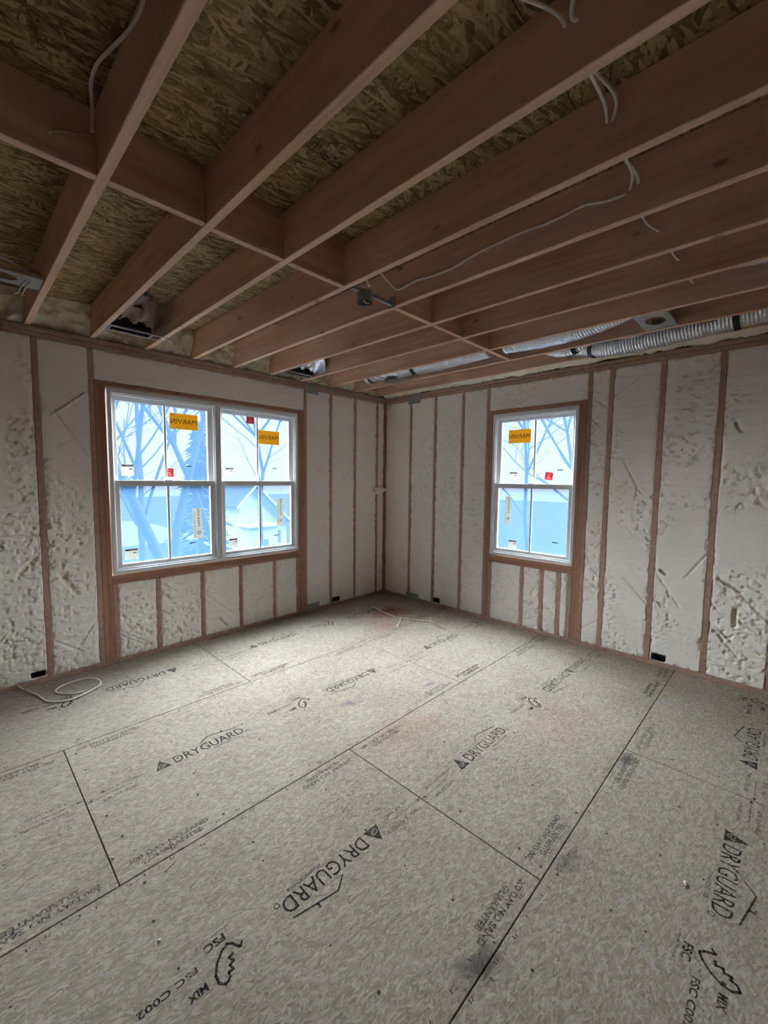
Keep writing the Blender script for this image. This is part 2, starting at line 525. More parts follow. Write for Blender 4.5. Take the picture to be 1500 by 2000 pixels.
# ================================================================== FLOOR
floor = tag(mk('floor', boxv((XW, YW, -0.10), (0.14, 0.14, -0.022)), BOXF, 'dark'), kind='structure')
ROWS = [(-1.133, 0.14, -0.535, 0), (-2.329, -1.133, -1.731, 1), (-3.522, -2.329, -2.925, 0), (-4.72, -3.522, -4.12, 1), (-5.92, -4.72, -5.32, 0)]
GAP = 0.0040

def logo_shapes():
    """maker's stamp, local: triangle at the left, lettering to the right, eaves line above the end"""
    S = MB()
    S.add([(-0.88, -0.040, 0), (-0.795, -0.040, 0), (-0.8375, 0.045, 0)], [[0, 1, 2]])
    S.add(*fit_text('DRYGUARD', -0.775, -0.352, -0.040, 0.028))
    S.add(*stroke([(-0.60, 0.045), (-0.545, 0.085), (-0.36, 0.048)], 0.006))
    S.add(*stroke([(-0.455, 0.068), (-0.455, 0.086)], 0.008))
    S.add(*fit_text('ENHANCED OSB', -0.56, -0.40, -0.066, -0.050))
    t_ = [(0.010 * math.cos(a) - 0.338, 0.010 * math.sin(a) - 0.034) for a in np.linspace(0, 2 * math.pi, 11)]
    S.add(*stroke(t_, 0.003))
    return S
def logo_mono():
    S = MB()
    S.add(*fit_text('GP', -0.858, -0.818, -0.030, 0.0, zz=0.0004))
    return S
def guarantee_shapes():
    S = MB()
    S.add(*fit_text('200 DAY NO SAND', 0.03, 0.37, 0.070, 0.096, bold=0.03))
    S.add(*fit_text('GUARANTEE', 0.10, 0.33, 0.036, 0.062, bold=0.03))
    return S
def tree_mark_shapes():
    S = MB()
    pts = [(-0.004, 0.042), (0.012, 0.012), (0.026, 0.0), (0.05, 0.012), (0.078, 0.038), (0.095, 0.068), (0.096, 0.095), (0.080, 0.114),
           (0.062, 0.104), (0.060, 0.088), (0.044, 0.090), (0.048, 0.070), (0.032, 0.066), (0.040, 0.046), (0.024, 0.044)]
    S.add(*stroke(pts, 0.0085))
    S.add(*stroke([(-0.004, 0.042), (-0.016, 0.030)], 0.008))
    S.add(*fit_text('FSC', 0.020, 0.090, -0.046, -0.016, bold=0.03))
    S.add(*fit_text('MIX', 0.125, 0.185, 0.062, 0.088, bold=0.03))
    S.add(*fit_text('FSC C002', 0.130, 0.31, -0.006, 0.017, bold=0.02))
    S.add(*fit_text('www.fsc.org', -0.005, 0.11, -0.066, -0.054))
    return S
def end_shapes():
    S = MB()
    S.add(*fit_text('SPACE PANELS', 0.07, 0.27, 0.018, 0.036, bold=0.02))
    S.add(*fit_text('1/8 AT END', 0.07, 0.23, -0.054, -0.036, bold=0.02))
    S.add(*stroke([(0.006, -0.008), (0.20, -0.008)], 0.004))
    S.add([(0.004, -0.008, 0), (0.03, 0.004, 0), (0.03, -0.02, 0)], [[0, 2, 1]])
    return S
LOGO, MONO, GUAR, FSC, ENDT = logo_shapes(), logo_mono(), guarantee_shapes(), tree_mark_shapes(), end_shapes()
def stamp(S, name, parent, ox, oy, flip, mat, clip, z=0.0006):
    V = np.concatenate(S.v).copy()
    if flip: V[:, :2] *= -1
    V[:, 0] += ox; V[:, 1] += oy; V[:, 2] += z
    x0, x1, y0, y1 = clip
    if V[:, 0].min() < x0 - 0.3 or V[:, 0].max() > x1 + 0.3: return None
    keep = [f for f in S.f if all(x0 <= V[i][0] <= x1 and y0 <= V[i][1] <= y1 for i in f)]
    if len(keep) < len(S.f) * 0.25: return None
    used = sorted({i for f in keep for i in f}); mp = {i: k for k, i in enumerate(used)}
    return mk(name, V[used], [[mp[i] for i in f] for f in keep], mat, parent)

PW = 2.411
for r, (y0, y1, yc, odd) in enumerate(ROWS):
    base = -1.513 if odd else -2.709
    k0 = int(math.floor((XW - base) / PW))
    for k in range(k0, 3):
        xa, xb = base + k * PW, base + (k + 1) * PW
        cx = (xa + xb) / 2
        x0, x1 = max(xa, XW), min(xb, 0.14)
        if x1 - x0 < 0.02: continue
        g = GAP / 2
        V, Fc = bevbox((x0 + g, y0 + g, -0.020), (x1 - g, y1 - g, 0.0), 0.0022)
        pn = mk('floor_panel', V, Fc, 'floor_osb', floor)
        clip = (max(x0, XW) + 0.004, min(x1, -0.005) - 0.004, y0 + 0.004, min(y1, -0.005) - 0.004)
        near = y1 > -4.9
        sh = 0.05 if (r == 2 and xa < -4) else 0.0
        if near:
            for fl in (False, True):
                stamp(LOGO, 'printed_lettering', pn, cx + sh, yc + 0.045, fl, 'ink', clip)
                stamp(MONO, 'printed_monogram', pn, cx + sh, yc + 0.045, fl, 'floor_osb', clip)
                stamp(ENDT, 'printed_note', pn, (xa if not fl else xb), yc + rnd.uniform(-0.05, 0.05), fl, 'faint_ink', clip)
            fs = stamp(FSC, 'printed_mark', pn, cx + sh + 0.17, yc + 0.09, True, 'ink', clip)
            for (gx, fl) in ((xa + 0.02, False), (xb - 0.02, True)):
                stamp(GUAR, 'printed_guarantee', pn, gx, y0 if not fl else y0 + 0.135, fl, 'ink' if rnd.random() < 0.55 else 'faint_ink', clip)
                stamp(GUAR, 'printed_guarantee', pn, gx, (yc + 0.5975 - 0.135) if not fl else yc + 0.5975, fl, 'faint_ink', clip)
        # nail heads and edge tick marks, too small to tell apart one by one
        nb = MB()
        for jx in np.arange(-0.203, XW, -0.4064):
            yy = y0 + 0.03
            while yy < y1 - 0.02:
                xx = jx + rnd.gauss(0, 0.012); y_ = yy + rnd.gauss(0, 0.02)
                if x0 + .01 < xx < x1 - .01 and y0 + .01 < y_ < min(y1, -0.01) - .01 and rnd.random() < 0.85:
                    s = rnd.uniform(0.0045, 0.0085); an = rnd.uniform(0, 1.5)
                    c_, s_ = math.cos(an) * s, math.sin(an) * s
                    nb.add([(xx + c_, y_ + s_, 0.0007), (xx - s_, y_ + c_, 0.0007), (xx - c_, y_ - s_, 0.0007), (xx + s_, y_ - c_, 0.0007)], [[0, 1, 2, 3]])
                yy += rnd.uniform(0.13, 0.26)
        for ed, sg in ((y0, 1), (y1, -1)):
            xx = x0 + rnd.uniform(0.1, 0.3)
            while xx < x1 - 0.05:
                y_ = ed + sg * rnd.uniform(0.02, 0.05)
                if y_ < -0.02:
                    a_ = rnd.uniform(-0.3, 0.3)
                    V, Fc = stroke([(xx, y_), (xx + 0.012 * math.sin(a_), y_ + 0.012)], 0.004, 0.0007)
                    nb.add(V, Fc)
                    if rnd.random() < 0.5:
                        V, Fc = stroke([(xx + 0.009, y_), (xx + 0.016, y_ + 0.009)], 0.0035, 0.0007); nb.add(V, Fc)
                xx += rnd.choice((0.0508, 0.1016, 0.2032, 0.12))
        if nb.v:
            tag(nb.build('nail_heads', 'print', pn), kind='stuff')
# an overprinted stamp beside the right wall
pn = min([o for o in floor.children if o.name.startswith('floor_panel')], key=lambda o: (ORG[o] - Vector((-1.5, -2.925, 0))).length)
V, Fc = fit_text('DRYGUARD', -0.605, -0.320, -2.905, -2.845)
V[:, 0] = -0.925 - V[:, 0]; V[:, 1] = -5.75 - V[:, 1]; V[:, 2] = 0.0006
mk('printed_lettering', V, Fc, 'ink', pn)

# ================================================================== CEILING: joists, blocking, deck
ceiling = tag(mk('ceiling', boxv((XW, YW, DECK + 0.019), (0.16, 0.16, DECK + 0.06)), BOXF, 'dark'), kind='structure')
dy = [0.16, -1.07, -2.29, -3.51, -4.73, -5.95, YW]
for i in range(len(dy) - 1):
    b0 = -0.95 - 1.22 * (i % 2)
    edges = [0.16] + [e for e in (b0, b0 - 2.44, b0 - 4.88) if e > XW] + [XW]
    for a, b in zip(edges[:-1], edges[1:]):
        V, Fc = bevbox((b + 0.0015, dy[i + 1] + 0.0015, DECK), (a - 0.0015, dy[i] - 0.0015, DECK + 0.018), 0.002)
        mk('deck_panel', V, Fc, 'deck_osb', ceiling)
for k, jx in enumerate(JOISTS):
    jy = rnd.uniform(-0.004, 0.004)
    board('joist', ceiling, (jx - LW / 2 + jy, YW, H + rnd.uniform(0, .003)), (jx + LW / 2 + jy, 0.13, DECK - 0.0005), 1, 'joist')
BLK = -2.197
for k in range(len(JOISTS) - 1):
    a, b = JOISTS[k] + LW / 2, JOISTS[k + 1] - LW / 2
    kk = k - 4
    if kk == 3:      # this bay holds the ceiling box bracket instead
        continue
    if kk == 8: continue
    o = rnd.uniform(-0.012, 0.012)
    board('blocking', ceiling, (a, BLK - LW / 2 + o, H + rnd.uniform(0.0, 0.006)), (b, BLK + LW / 2 + o, DECK - 0.001), 0, 'joist')
# stamped notes on the deck underside
for (u, v, w_, h_, s_) in ((615, 285, 0.22, 0.07, 'APA RATED'), (640, 305, 0.20, 0.05, 'EXPOSURE 1'), (770, 400, 0.18, 0.05, '23/32 24OC'), (205, 428, 0.16, 0.05, 'A V A')):
    P_ = px(u, v, 2, DECK)
    V, Fc = fit_text(s_, -w_ / 2, w_ / 2, -h_ / 2, h_ / 2)
    V[:, 0] *= -1
    V = V + np.array([P_[0], P_[1], DECK - 0.0008])
    best = min([o for o in ceiling.children if o.name.startswith('deck_panel')], key=lambda o: (ORG[o] - Vector(P_)).length)
    mk('printed_lettering', V, [f[::-1] for f in Fc], 'faint_ink', best)

# ================================================================== WALLS
def foam_panel(parent, T, u0, u1, z0, z1, seed, holes=(), res=0.0085, rough=1.0, name='foam_panel', grooves=2, cuts=()):
    o_ = 0.004
    nu = max(3, int((u1 - u0 + 2 * o_) / res)); nz = max(3, int((z1 - z0 + 2 * o_) / res))
    U, Z = np.meshgrid(np.linspace(u0 - o_, u1 + o_, nu + 1), np.linspace(z0 - o_, z1 + o_, nz + 1))
    s = seed * 13.7
    d = -0.0025 + 0.0045 * (fbm(U * 2.2 + s, Z * 1.6, seed) - 0.5) * 2
    d += 0.0022 * (fbm(U * 4 + s, Z * 34, seed + 3, 2) - 0.5) * 2          # saw marks
    patch = sstep(0.44, 0.66, fbm(U * 3.1 + s, Z * 2.1 + s, seed + 5, 3) + 0.10 * sstep(1.3, 0.1, Z) + 0.02)
    chips = sstep(0.63, 0.70, fbm(U * 38 + s, Z * 44, seed + 7, 3))
    pit = chips * (0.12 + 0.88 * patch) * rough
    d += 0.008 * pit; pit = pit * 0.35
    lump = sstep(0.62, 0.76, fbm(U * 30 + s, Z * 26, seed + 11, 2)) * patch
    d -= 0.0035 * lump * rough
    edge = np.minimum(np.minimum(U - u0, u1 - U), np.minimum(Z - z0, z1 - Z))
    ragged = sstep(0.030, 0.0, edge) * sstep(0.52, 0.62, fbm(U * 40 + s, Z * 22, seed + 9, 2))
    d += 0.010 * ragged; pit = np.maximum(pit, ragged * 0.5)
    rr = random.Random(seed)
    for _ in range(grooves):                                                   # long knife gouges
        gu, gz = rr.uniform(u0, u1), rr.uniform(z0 + 0.1, z1 - 0.1)
        an = rr.choice((-1, 1)) * rr.uniform(0.6, 1.1); ln = rr.uniform(0.08, 0.3)
        du, dz = math.cos(an), math.sin(an)
        al = (U - gu) * du + (Z - gz) * dz; ac = np.abs(-(U - gu) * dz + (Z - gz) * du)
        gm = sstep(0.009, 0.002, ac) * sstep(ln, ln * 0.7, np.abs(al))
        d += 0.008 * gm; pit = np.maximum(pit, 0.12 * gm)
    for (ua, za, ub, zb, wd, dp) in cuts:                                      # deeper knife cuts and scoops
        L_ = math.hypot(ub - ua, zb - za) + 1e-6
        du, dz = (ub - ua) / L_, (zb - za) / L_
        al = np.clip((U - ua) * du + (Z - za) * dz, 0, L_)
        dist = np.hypot(U - ua - al * du, Z - za - al * dz) + 0.010 * (fbm(U * 30, Z * 30, seed + 31, 2) - 0.5)
        gm = sstep(wd, wd * 0.25, dist)
        d += dp * gm; pit = np.maximum(pit, gm * (0.7 if wd > 0.015 else 0.15))
    # rim: first/last rows tuck behind the stud face, with a wavy outline
    wob = 0.006 * (fbm(Z * 19 + s, U * 0 + s, seed + 21, 3) - 0.5)
    U[:, 0] += wob[:, 0]; U[:, -1] -= wob[:, -1]
    wz = 0.006 * (fbm(U * 19 + s, Z * 0 + s, seed + 23, 3) - 0.5)
    Z[0, :] += wz[0, :]; Z[-1, :] -= wz[-1, :]
    for sl in ((slice(None), 0), (slice(None), -1), (0, slice(None)), (-1, slice(None))):
        d[sl] = 0.012
    for (a, b, c, e, dep) in holes:
        inside = (U > a) & (U < b) & (Z > c) & (Z < e)
        d[inside] = dep; pit[inside] = 0.3
    V = T(np.stack([U.ravel(), d.ravel(), Z.ravel()], 1))
    Fc = []
    W = nu + 1
    idx = np.arange((nz + 1) * W).reshape(nz + 1, W)
    Fc = np.stack([idx[:-1, :-1].ravel(), idx[:-1, 1:].ravel(), idx[1:, 1:].ravel(), idx[1:, :-1].ravel()], 1).tolist()
    return mk(name, V, Fc, 'foam', parent, pit=np.clip(pit, 0, 1), smooth=True)

TP0 = H - 0.078           # underside of the double top plate
SP = 0.038                # top of the sole plate
WD = 0.140
def cutR(a, b, wd, dp):
    A, B = px(*a, 0, 0.0), px(*b, 0, 0.0); return (-A[1], A[2], -B[1], B[2], wd, dp)
def cutL(a, b, wd, dp):
    A, B = px(*a, 1, 0.0), px(*b, 1, 0.0); return (A[0], A[2], B[0], B[2], wd, dp)
CUTS_R = [cutR((1404, 1131), (1448, 1157), 0.016, 0.020), cutR((1437, 1190), (1434, 1222), 0.020, 0.026), cutR((1444, 1215), (1470, 1230), 0.010, 0.010),
          cutR((1393, 1228), (1440, 1284), 0.011, 0.012), cutR((1462, 1145), (1490, 1160), 0.010, 0.012), cutR((1290, 1113), (1300, 1121), 0.018, 0.018),
          cutR((1286, 1176), (1292, 1185), 0.013, 0.018), cutR((1303, 1155), (1308, 1166), 0.012, 0.012), cutR((1440, 826), (1447, 842), 0.020, 0.014)]
CUTS_L = [cutL((100, 812), (166, 768), 0.010, -0.008), cutL((112, 872), (168, 846), 0.009, 0.006), cutL((0, 1050), (78, 1046), 0.010, 0.008), cutL((50, 1290), (88, 1240), 0.008, 0.008),
          cutL((118, 1120), (150, 1160), 0.025, 0.010), cutL((150, 1270), (185, 1215), 0.009, 0.009), cutL((38, 1120), (70, 1090), 0.022, 0.010)]
CUTS_B = [cutL((336, 1240), (350, 1232), 0.025, 0.016), cutL((427, 1208), (443, 1222), 0.020, 0.014), cutL((500, 1190), (510, 1196), 0.012, 0.01)]
def ws(parent, T, uc, z0=SP, z1=TP0, mat='stud', name='stud'):
    return board(name, parent, (uc - LW / 2, rnd.uniform(-0.0015, 0.0015), z0), (uc + LW / 2, WD, z1), 2, mat, T)
def wall_frame(name, T, u0, u1, opening, su0=None):
    ou0, ou1, oz0, oz1 = opening
    S = MB()
    for (a, b, c, d) in ((u0 if su0 is None else su0, ou0, -0.3, DECK + 0.1), (ou1, u1, -0.3, DECK + 0.1), (ou0, ou1, -0.3, oz0), (ou0, ou1, oz1, DECK + 0.1)):
        S.box((a, WD + 0.001, c), (b, WD + 0.014, d), 0, T)
    w = tag(S.build(name, 'sheath'), kind='structure')
    board('sole_plate', w, (u0, -0.001, 0.0), (u1, WD, SP), 0, 'stud', T)
    board('top_plate', w, (u0, 0.0, TP0), (u1, WD, H - 0.0405), 0, 'stud', T)
    board('top_plate', w, (u0, -0.003, H - 0.038), (u1, WD, H - 0.0005), 0, 'stud', T)
    return w

# ---- left wall (window_1), along = x
O1 = (-3.378, -1.462, 0.776, 2.386)
wall_left = wall_frame('wall_left', TL, XW, 0.14, O1)
full = [-5.455, -5.048, -4.642, -4.235, -3.829, -3.475, -1.369, -0.9856, -0.5799, -0.1738]
for u in full: ws(wall_left, TL, u)
board('corner_stud', wall_left, (-0.046, 0.0, SP), (-0.002, WD, TP0), 2, 'frame_stud', TL)
for u in (-3.437, -3.399): ws(wall_left, TL, u, SP, 2.424, 'frame_stud', 'jack_stud')
for u in (-1.443, -1.406): ws(wall_left, TL, u, SP, 2.424, 'frame_stud', 'jack_stud')
board('header_plate', wall_left, (-3.418, 0.0, 2.387), (-1.424, WD, 2.424), 0, 'frame_stud', TL)
board('sill_plate', wall_left, (-3.378, 0.0, 0.738), (-1.462, WD, 0.775), 0, 'frame_stud', TL)
board('sill_plate', wall_left, (-3.378, 0.002, 0.699), (-1.462, WD, 0.736), 0, 'frame_stud', TL)
crip = [-3.360, -3.017, -2.608, -2.204, -1.794, -1.482]
for u in crip: ws(wall_left, TL, u, SP, 0.698, 'stud', 'cripple_stud')
h2 = LW / 2
sd = 1
for a, b in zip(full[:5], full[1:6]):
    hol = [(-3.955, -3.853, 0.052, 0.100, 0.055)] if abs(b + 3.829) < 0.01 else []
    foam_panel(wall_left, TL, a + h2, b - h2, SP, TP0, sd, hol, rough=1.15, res=0.0085 if a > -4.3 else 0.03, grooves=2, cuts=CUTS_L if a > -4.3 else ()); sd += 1
foam_panel(wall_left, TL, -3.456, -1.388, 2.424, TP0, sd, rough=0.35, grooves=0); sd += 1
for a, b in zip(crip[:-1], crip[1:]):
    foam_panel(wall_left, TL, a + h2, b - h2, SP, 0.699, sd, rough=1.3, cuts=CUTS_B); sd += 1
for a, b in ((-1.350, -0.9856 - h2), (-0.9856 + h2, -0.5799 - h2), (-0.5799 + h2, -0.1738 - h2), (-0.1738 + h2, -0.046)):
    hol = [(-0.958, -0.832, 0.046, 0.104, 0.05)] if a < -0.9 and a > -1.0 else []
    foam_panel(wall_left, TL, a, b, SP, TP0, sd, hol, rough=0.6, grooves=1); sd += 1

# ---- right wall (window_2), along = -y
O2 = (1.664, 2.620, 0.776, 2.380)
wall_right = wall_frame('wall_right', TR, 0.0, -YW, O2, -0.155)
fullr = [0.4583, 0.8647, 1.2781, 1.6183, 2.712, 2.901, 3.307, 3.714, 4.120, 4.527, 4.933, 5.339, 5.746]
for u in fullr: ws(wall_right, TR, u)
for u in (1.6565,): ws(wall_right, TR, u, SP, 2.418, 'frame_stud', 'jack_stud')
for u in (2.638, 2.675): ws(wall_right, TR, u, SP, 2.418, 'frame_stud', 'jack_stud')
board('header_plate', wall_right, (1.637, 0.0, 2.381), (2.694, WD, 2.418), 0, 'frame_stud', TR)
board('sill_plate', wall_right, (1.6765, 0.0, 0.738), (2.6195, WD, 0.775), 0, 'frame_stud', TR)
board('sill_plate', wall_right, (1.6765, 0.002, 0.699), (2.6195, WD, 0.736), 0, 'frame_stud', TR)
cripr = [1.695, 2.089, 2.313, 2.495, 2.601]
for u in cripr: ws(wall_right, TR, u, SP, 0.698, 'stud', 'cripple_stud')
edges = [0.002] + fullr[:4]
foam_panel(wall_right, TR, 0.004, fullr[0] - h2, SP, TP0, sd, rough=0.55, grooves=1); sd += 1
for a, b in zip(fullr[:3], fullr[1:4]):
    hol = [(0.886, 0.990, 0.046, 0.104, 0.05)] if abs(a - .8647) < .01 else []
    foam_panel(wall_right, TR, a + h2, b - h2, SP, TP0, sd, hol, rough=0.8, grooves=2); sd += 1
foam_panel(wall_right, TR, 1.637, 2.693, 2.418, TP0, sd, rough=0.8, grooves=0); sd += 1
for a, b in zip(cripr[:-1], cripr[1:]):
    foam_panel(wall_right, TR, a + h2, b - h2, SP, 0.699, sd, rough=1.2); sd += 1
for a, b in zip(fullr[4:-1], fullr[5:]):
    hol = [(3.345, 3.445, 0.046, 0.108, 0.05)] if abs(a - 3.307) < .01 else []
    foam_panel(wall_right, TR, a + h2, b - h2, SP, TP0, sd, hol, rough=1.15, res=0.0085 if a < 4.2 else 0.03, grooves=3, cuts=CUTS_R if a < 4.2 else ()); sd += 1

# ---- walls behind the camera
wall_back = tag(mk('wall_back', boxv((XW, YW - 0.15, 0), (0.14, YW, DECK)), BOXF, 'brown_board'), kind='structure')
wall_side = tag(mk('wall_side', boxv((XW - 0.15, YW - 0.15, 0), (XW, 0.15, DECK)), BOXF, 'brown_board'), kind='structure')

# ---- raw foam along the rim
def rim_foam(parent, name, fn, n1, n2, seed, amp=0.03):
    S, Tt = np.meshgrid(np.linspace(0, 1, n1), np.linspace(0, 1, n2))
    P = fn(S, Tt)
    V = np.stack(P, -1)
    nx = (fbm(V[..., 0] * 16 + seed, V[..., 2] * 16 + V[..., 1] * 12, seed, 3) - 0.5) * 2
    ny = (fbm(V[..., 0] * 36 + seed, V[..., 2] * 36 + V[..., 1] * 30, seed + 4, 3) - 0.5) * 2
    return V, nx * amp + ny * amp * 0.45
for k in range(len(JOISTS) - 1):
    a, b = JOISTS[k] + h2 - 0.002, JOISTS[k + 1] - h2 + 0.002
    if a < -4.8: continue
    n1, n2 = 34, 26
    S, Tt = np.meshgrid(np.linspace(0, 1, n1), np.linspace(0, 1, n2))
    X = a + S * (b - a); Z = H - 0.002 + Tt * (JD + 0.004)
    seed = 100 + k
    lum = (fbm(X * 13 + seed, Z * 13, seed, 3) - 0.5) * 2; lum2 = (fbm(X * 34 + seed, Z * 34, seed + 4, 3) - 0.5) * 2
    edge = np.abs(S - 0.5) * 2
    Y = 0.045 - 0.075 * Tt ** 0.8 - 0.035 * edge ** 3 - 0.040 * lum - 0.018 * lum2
    Y += 0.02 * sstep(0.12, 0.0, Tt)
    pit = sstep(-0.1, 0.6, -lum - 0.5 * lum2)
    idx = np.arange(n1 * n2).reshape(n2, n1)
    Fc = np.stack([idx[:-1, :-1].ravel(), idx[:-1, 1:].ravel(), idx[1:, 1:].ravel(), idx[1:, :-1].ravel()], 1).tolist()
    mk('rim_foam', np.stack([X.ravel(), Y.ravel(), Z.ravel()], 1), Fc, 'foam_raw', wall_left, pit=pit.ravel() * 0.7, smooth=True)
n1, n2 = 420, 16
S, Tt = np.meshgrid(np.linspace(0, 1, n1), np.linspace(0, 1, n2))
Yr = -0.04 - S * 4.4
lum = (fbm(Yr * 7, Tt * 2.2, 301, 3) - 0.5) * 2; lum2 = (fbm(Yr * 30, Tt * 6, 305, 3) - 0.5) * 2
Xr = JX(9) + h2 - 0.002 + Tt * 0.19 + 0.012 * lum2 * np.sin(math.pi * Tt)
Zr = H + 0.034 - 0.030 * sstep(0.2, 0.7, Tt) + 0.016 * lum - 0.014 * lum2
Zr = np.where(Tt > 0.97, H + 0.03, Zr)
idx = np.arange(n1 * n2).reshape(n2, n1)
Fc = np.stack([idx[:-1, :-1].ravel(), idx[:-1, 1:].ravel(), idx[1:, 1:].ravel(), idx[1:, :-1].ravel()], 1).tolist()
mk('rim_foam', np.stack([Xr.ravel(), Yr.ravel(), Zr.ravel()], 1), Fc, 'foam_raw', wall_right, pit=(sstep(0, .7, lum) * 0.5).ravel(), smooth=True)
# blob of foam stuck in the corner
bm = bmesh.new()
bmesh.ops.create_icosphere(bm, subdivisions=4, radius=1.0)
V = np.array([v.co[:] for v in bm.verts]); Fc = [[v.index for v in f.verts] for f in bm.faces]; bm.free()
n_ = fbm(V[:, 0] * 2.2 + 5, V[:, 1] * 2 + V[:, 2] * 2.4, 77, 3)
Vb = V * (0.6 + 0.8 * n_)[:, None] * np.array([0.115, 0.035, 0.05]) + np.array([-0.13, -0.008, 1.475])
mk('foam_blob', Vb, Fc, 'foam', wall_left, pit=np.zeros(len(Vb)), smooth=True)

# ================================================================== WINDOWS
def window(name, T, units, z0, z1, stickers):
    u0, u1 = units[0][0], units[-1][1]
    root = tag(empty(name, T([[(u0 + u1) / 2, 0.06, z0]])[0]), kind='structure')
    D1 = 0.118
    fr = MB()
    fw = 0.030
    fr.box((u0, 0.004, z1 - 0.038), (u1, D1, z1), 0.002, T)
    fr.box((u0, -0.002, z0), (u1, D1, z0 + 0.030), 0.003, T)
    for a, b in units:
        fr.box((a, 0.004, z0 + 0.03), (a + fw, D1, z1 - 0.038), 0.002, T)
        fr.box((b - fw, 0.004, z0 + 0.03), (b, D1, z1 - 0.038), 0.002, T)
        # stepped stops
        fr.box((a + fw, 0.014, z1 - 0.052), (b - fw, 0.030, z1 - 0.037), 0.002, T)
        fr.box((a + fw, 0.066, z1 - 0.050), (b - fw, 0.072, z1 - 0.037), 0.001, T)
        fr.box((a + fw, 0.012, z0 + 0.029), (b - fw, 0.030, z0 + 0.046), 0.003, T)
        for s0, s1 in ((a + fw - 0.001, a + fw + 0.009), (b - fw - 0.009, b - fw + 0.001)):
            fr.box((s0, 0.018, z0 + 0.03), (s1, 0.030, z1 - 0.04), 0.002, T)
            fr.box((s0, 0.066, z0 + 0.03), (s1, 0.072, z1 - 0.04), 0.001, T)
    fr.build('window_frame', 'white', root)
    zm = 1.548
    for a, b in units:
        for lower in (True, False):
            if lower: d0, d1, sz0, sz1, rb, rt = 0.031, 0.065, z0 + 0.031, zm + 0.052, 0.046, 0.052
            else: d0, d1, sz0, sz1, rb, rt = 0.073, 0.107, zm, z1 - 0.039, 0.050, 0.050
            sa, sb, st = a + fw + 0.001, b - fw - 0.001, 0.046
            s = MB()
            s.box((sa, d0, sz0), (sa + st, d1, sz1), 0.0025, T)
            s.box((sb - st, d0, sz0), (sb, d1, sz1), 0.0025, T)
            s.box((sa + st - .001, d0, sz0), (sb - st + .001, d1, sz0 + rb), 0.0025, T)
            s.box((sa + st - .001, d0, sz1 - rt), (sb - st + .001, d1, sz1), 0.0025, T)
            if lower:
                s.box(((a + b) / 2 - 0.035, d0 - 0.012, sz1 - 0.012), ((a + b) / 2 + 0.035, d0 + .002, sz1 + 0.004), 0.002, T)
            sash = s.build('sash', 'white', root)
            mid = (sa + sb) / 2
            board_ = MB()
            board_.box((mid - 0.011, d0 + 0.004, sz0 + rb - 0.001), (mid + 0.011, d0 + 0.020, sz1 - rt + 0.001), 0.003, T)
            board_.build('muntin', 'white', sash)
            gd = d0 + 0.022
            for (p0, p1) in ((sa + st, mid - 0.0005), (mid + 0.0005, sb - st)):
                pv = T([(p0, gd, sz0 + rb), (p1, gd, sz0 + rb), (p1, gd, sz1 - rt), (p0, gd, sz1 - rt)])
                mk('pane', pv, [[0, 1, 2, 3]], 'glass', sash)
            # film pulled over the outside of the whole sash glass, a little wrinkled
            nU, nZ = 24, 24
            U, Z = np.meshgrid(np.linspace(sa + st - 0.0005, sb - st + 0.0005, nU), np.linspace(sz0 + rb - 0.0005, sz1 - rt + 0.0005, nZ))
            Dp = gd + 0.004 + 0.003 * (fbm(U * 6, Z * 9, int(abs(a) * 100) + lower, 2) - 0.5)
            idx = np.arange(nU * nZ).reshape(nZ, nU)
            Fc = np.stack([idx[:-1, :-1].ravel(), idx[:-1, 1:].ravel(), idx[1:, 1:].ravel(), idx[1:, :-1].ravel()], 1).tolist()
            mk('protective_film', T(np.stack([U.ravel(), Dp.ravel(), Z.ravel()], 1)), Fc, 'film_dense' if lower else 'film', sash, smooth=True)
    for (kind, cu, cz, w, h, ang) in stickers:
        lowr = cz < 1.55
        gd = (0.031 if lowr else 0.073) + 0.0205
        ca, sa_ = math.cos(ang), math.sin(ang)
        def put(V2, dz):
            V2 = np.asarray(V2, float)
            x_, y_ = V2[:, 0] * ca - V2[:, 1] * sa_, V2[:, 0] * sa_ + V2[:, 1] * ca
            return T(np.stack([cu + x_, np.full(len(V2), gd - dz), cz + y_], 1))
        def patch(V2, Fc, dz, nm, mt, par, mirror=False):
            V2 = np.array(V2, float)
            if mirror: V2[:, 0] *= -1
            return mk(nm, put(V2, dz), Fc, mt, par)
        if kind == 'mark':
            V2, Fc = quad(-w / 2, w / 2, -h / 2, h / 2); patch(V2, Fc, 0.0, 'glass_mark', 'print', root); continue
        col = {'yellow': 'yellow', 'red': 'red', 'small': 'paper', 'tall': 'paper'}[kind]
        n8 = 6
        U2, V2_ = np.meshgrid(np.linspace(-w / 2, w / 2, n8), np.linspace(-h / 2, h / 2, n8))
        st_ = MB()
        st_.box((-w / 2, -h / 2, -0.0002), (w / 2, h / 2, 0.0002))
        Vv = np.concatenate(st_.v)
        VV = put(Vv[:, :2], 0.0); 
        off = T([[0, 1.0, 0]])[0]
        VV = VV + np.outer(Vv[:, 2], -off)
        s = mk('sticker', VV, st_.f, col, root)
        if kind == 'yellow':
            patch(*fit_text('MARVIN', -w * 0.46, w * 0.46, -h * 0.16, h * 0.16), 0.0006, 'lettering', 'print', s, True)
            V2, Fc = quad(w * 0.40, w * 0.445, h * 0.36, h * 0.43); patch(V2, Fc, 0.0006, 'lettering', 'print', s, True)
        elif kind == 'tall':
            tm = MB(); V2, Fc = fit_text('MARVIN', -h * 0.10, h * 0.46, -w * 0.02, w * 0.26); tm.add(V2, Fc)
            V2, Fc = stroke([(-h * .30 + w * .15 * math.cos(t), w * .1 + w * .15 * math.sin(t)) for t in np.linspace(0, 6.28, 12)], 0.006); tm.add(V2, Fc)
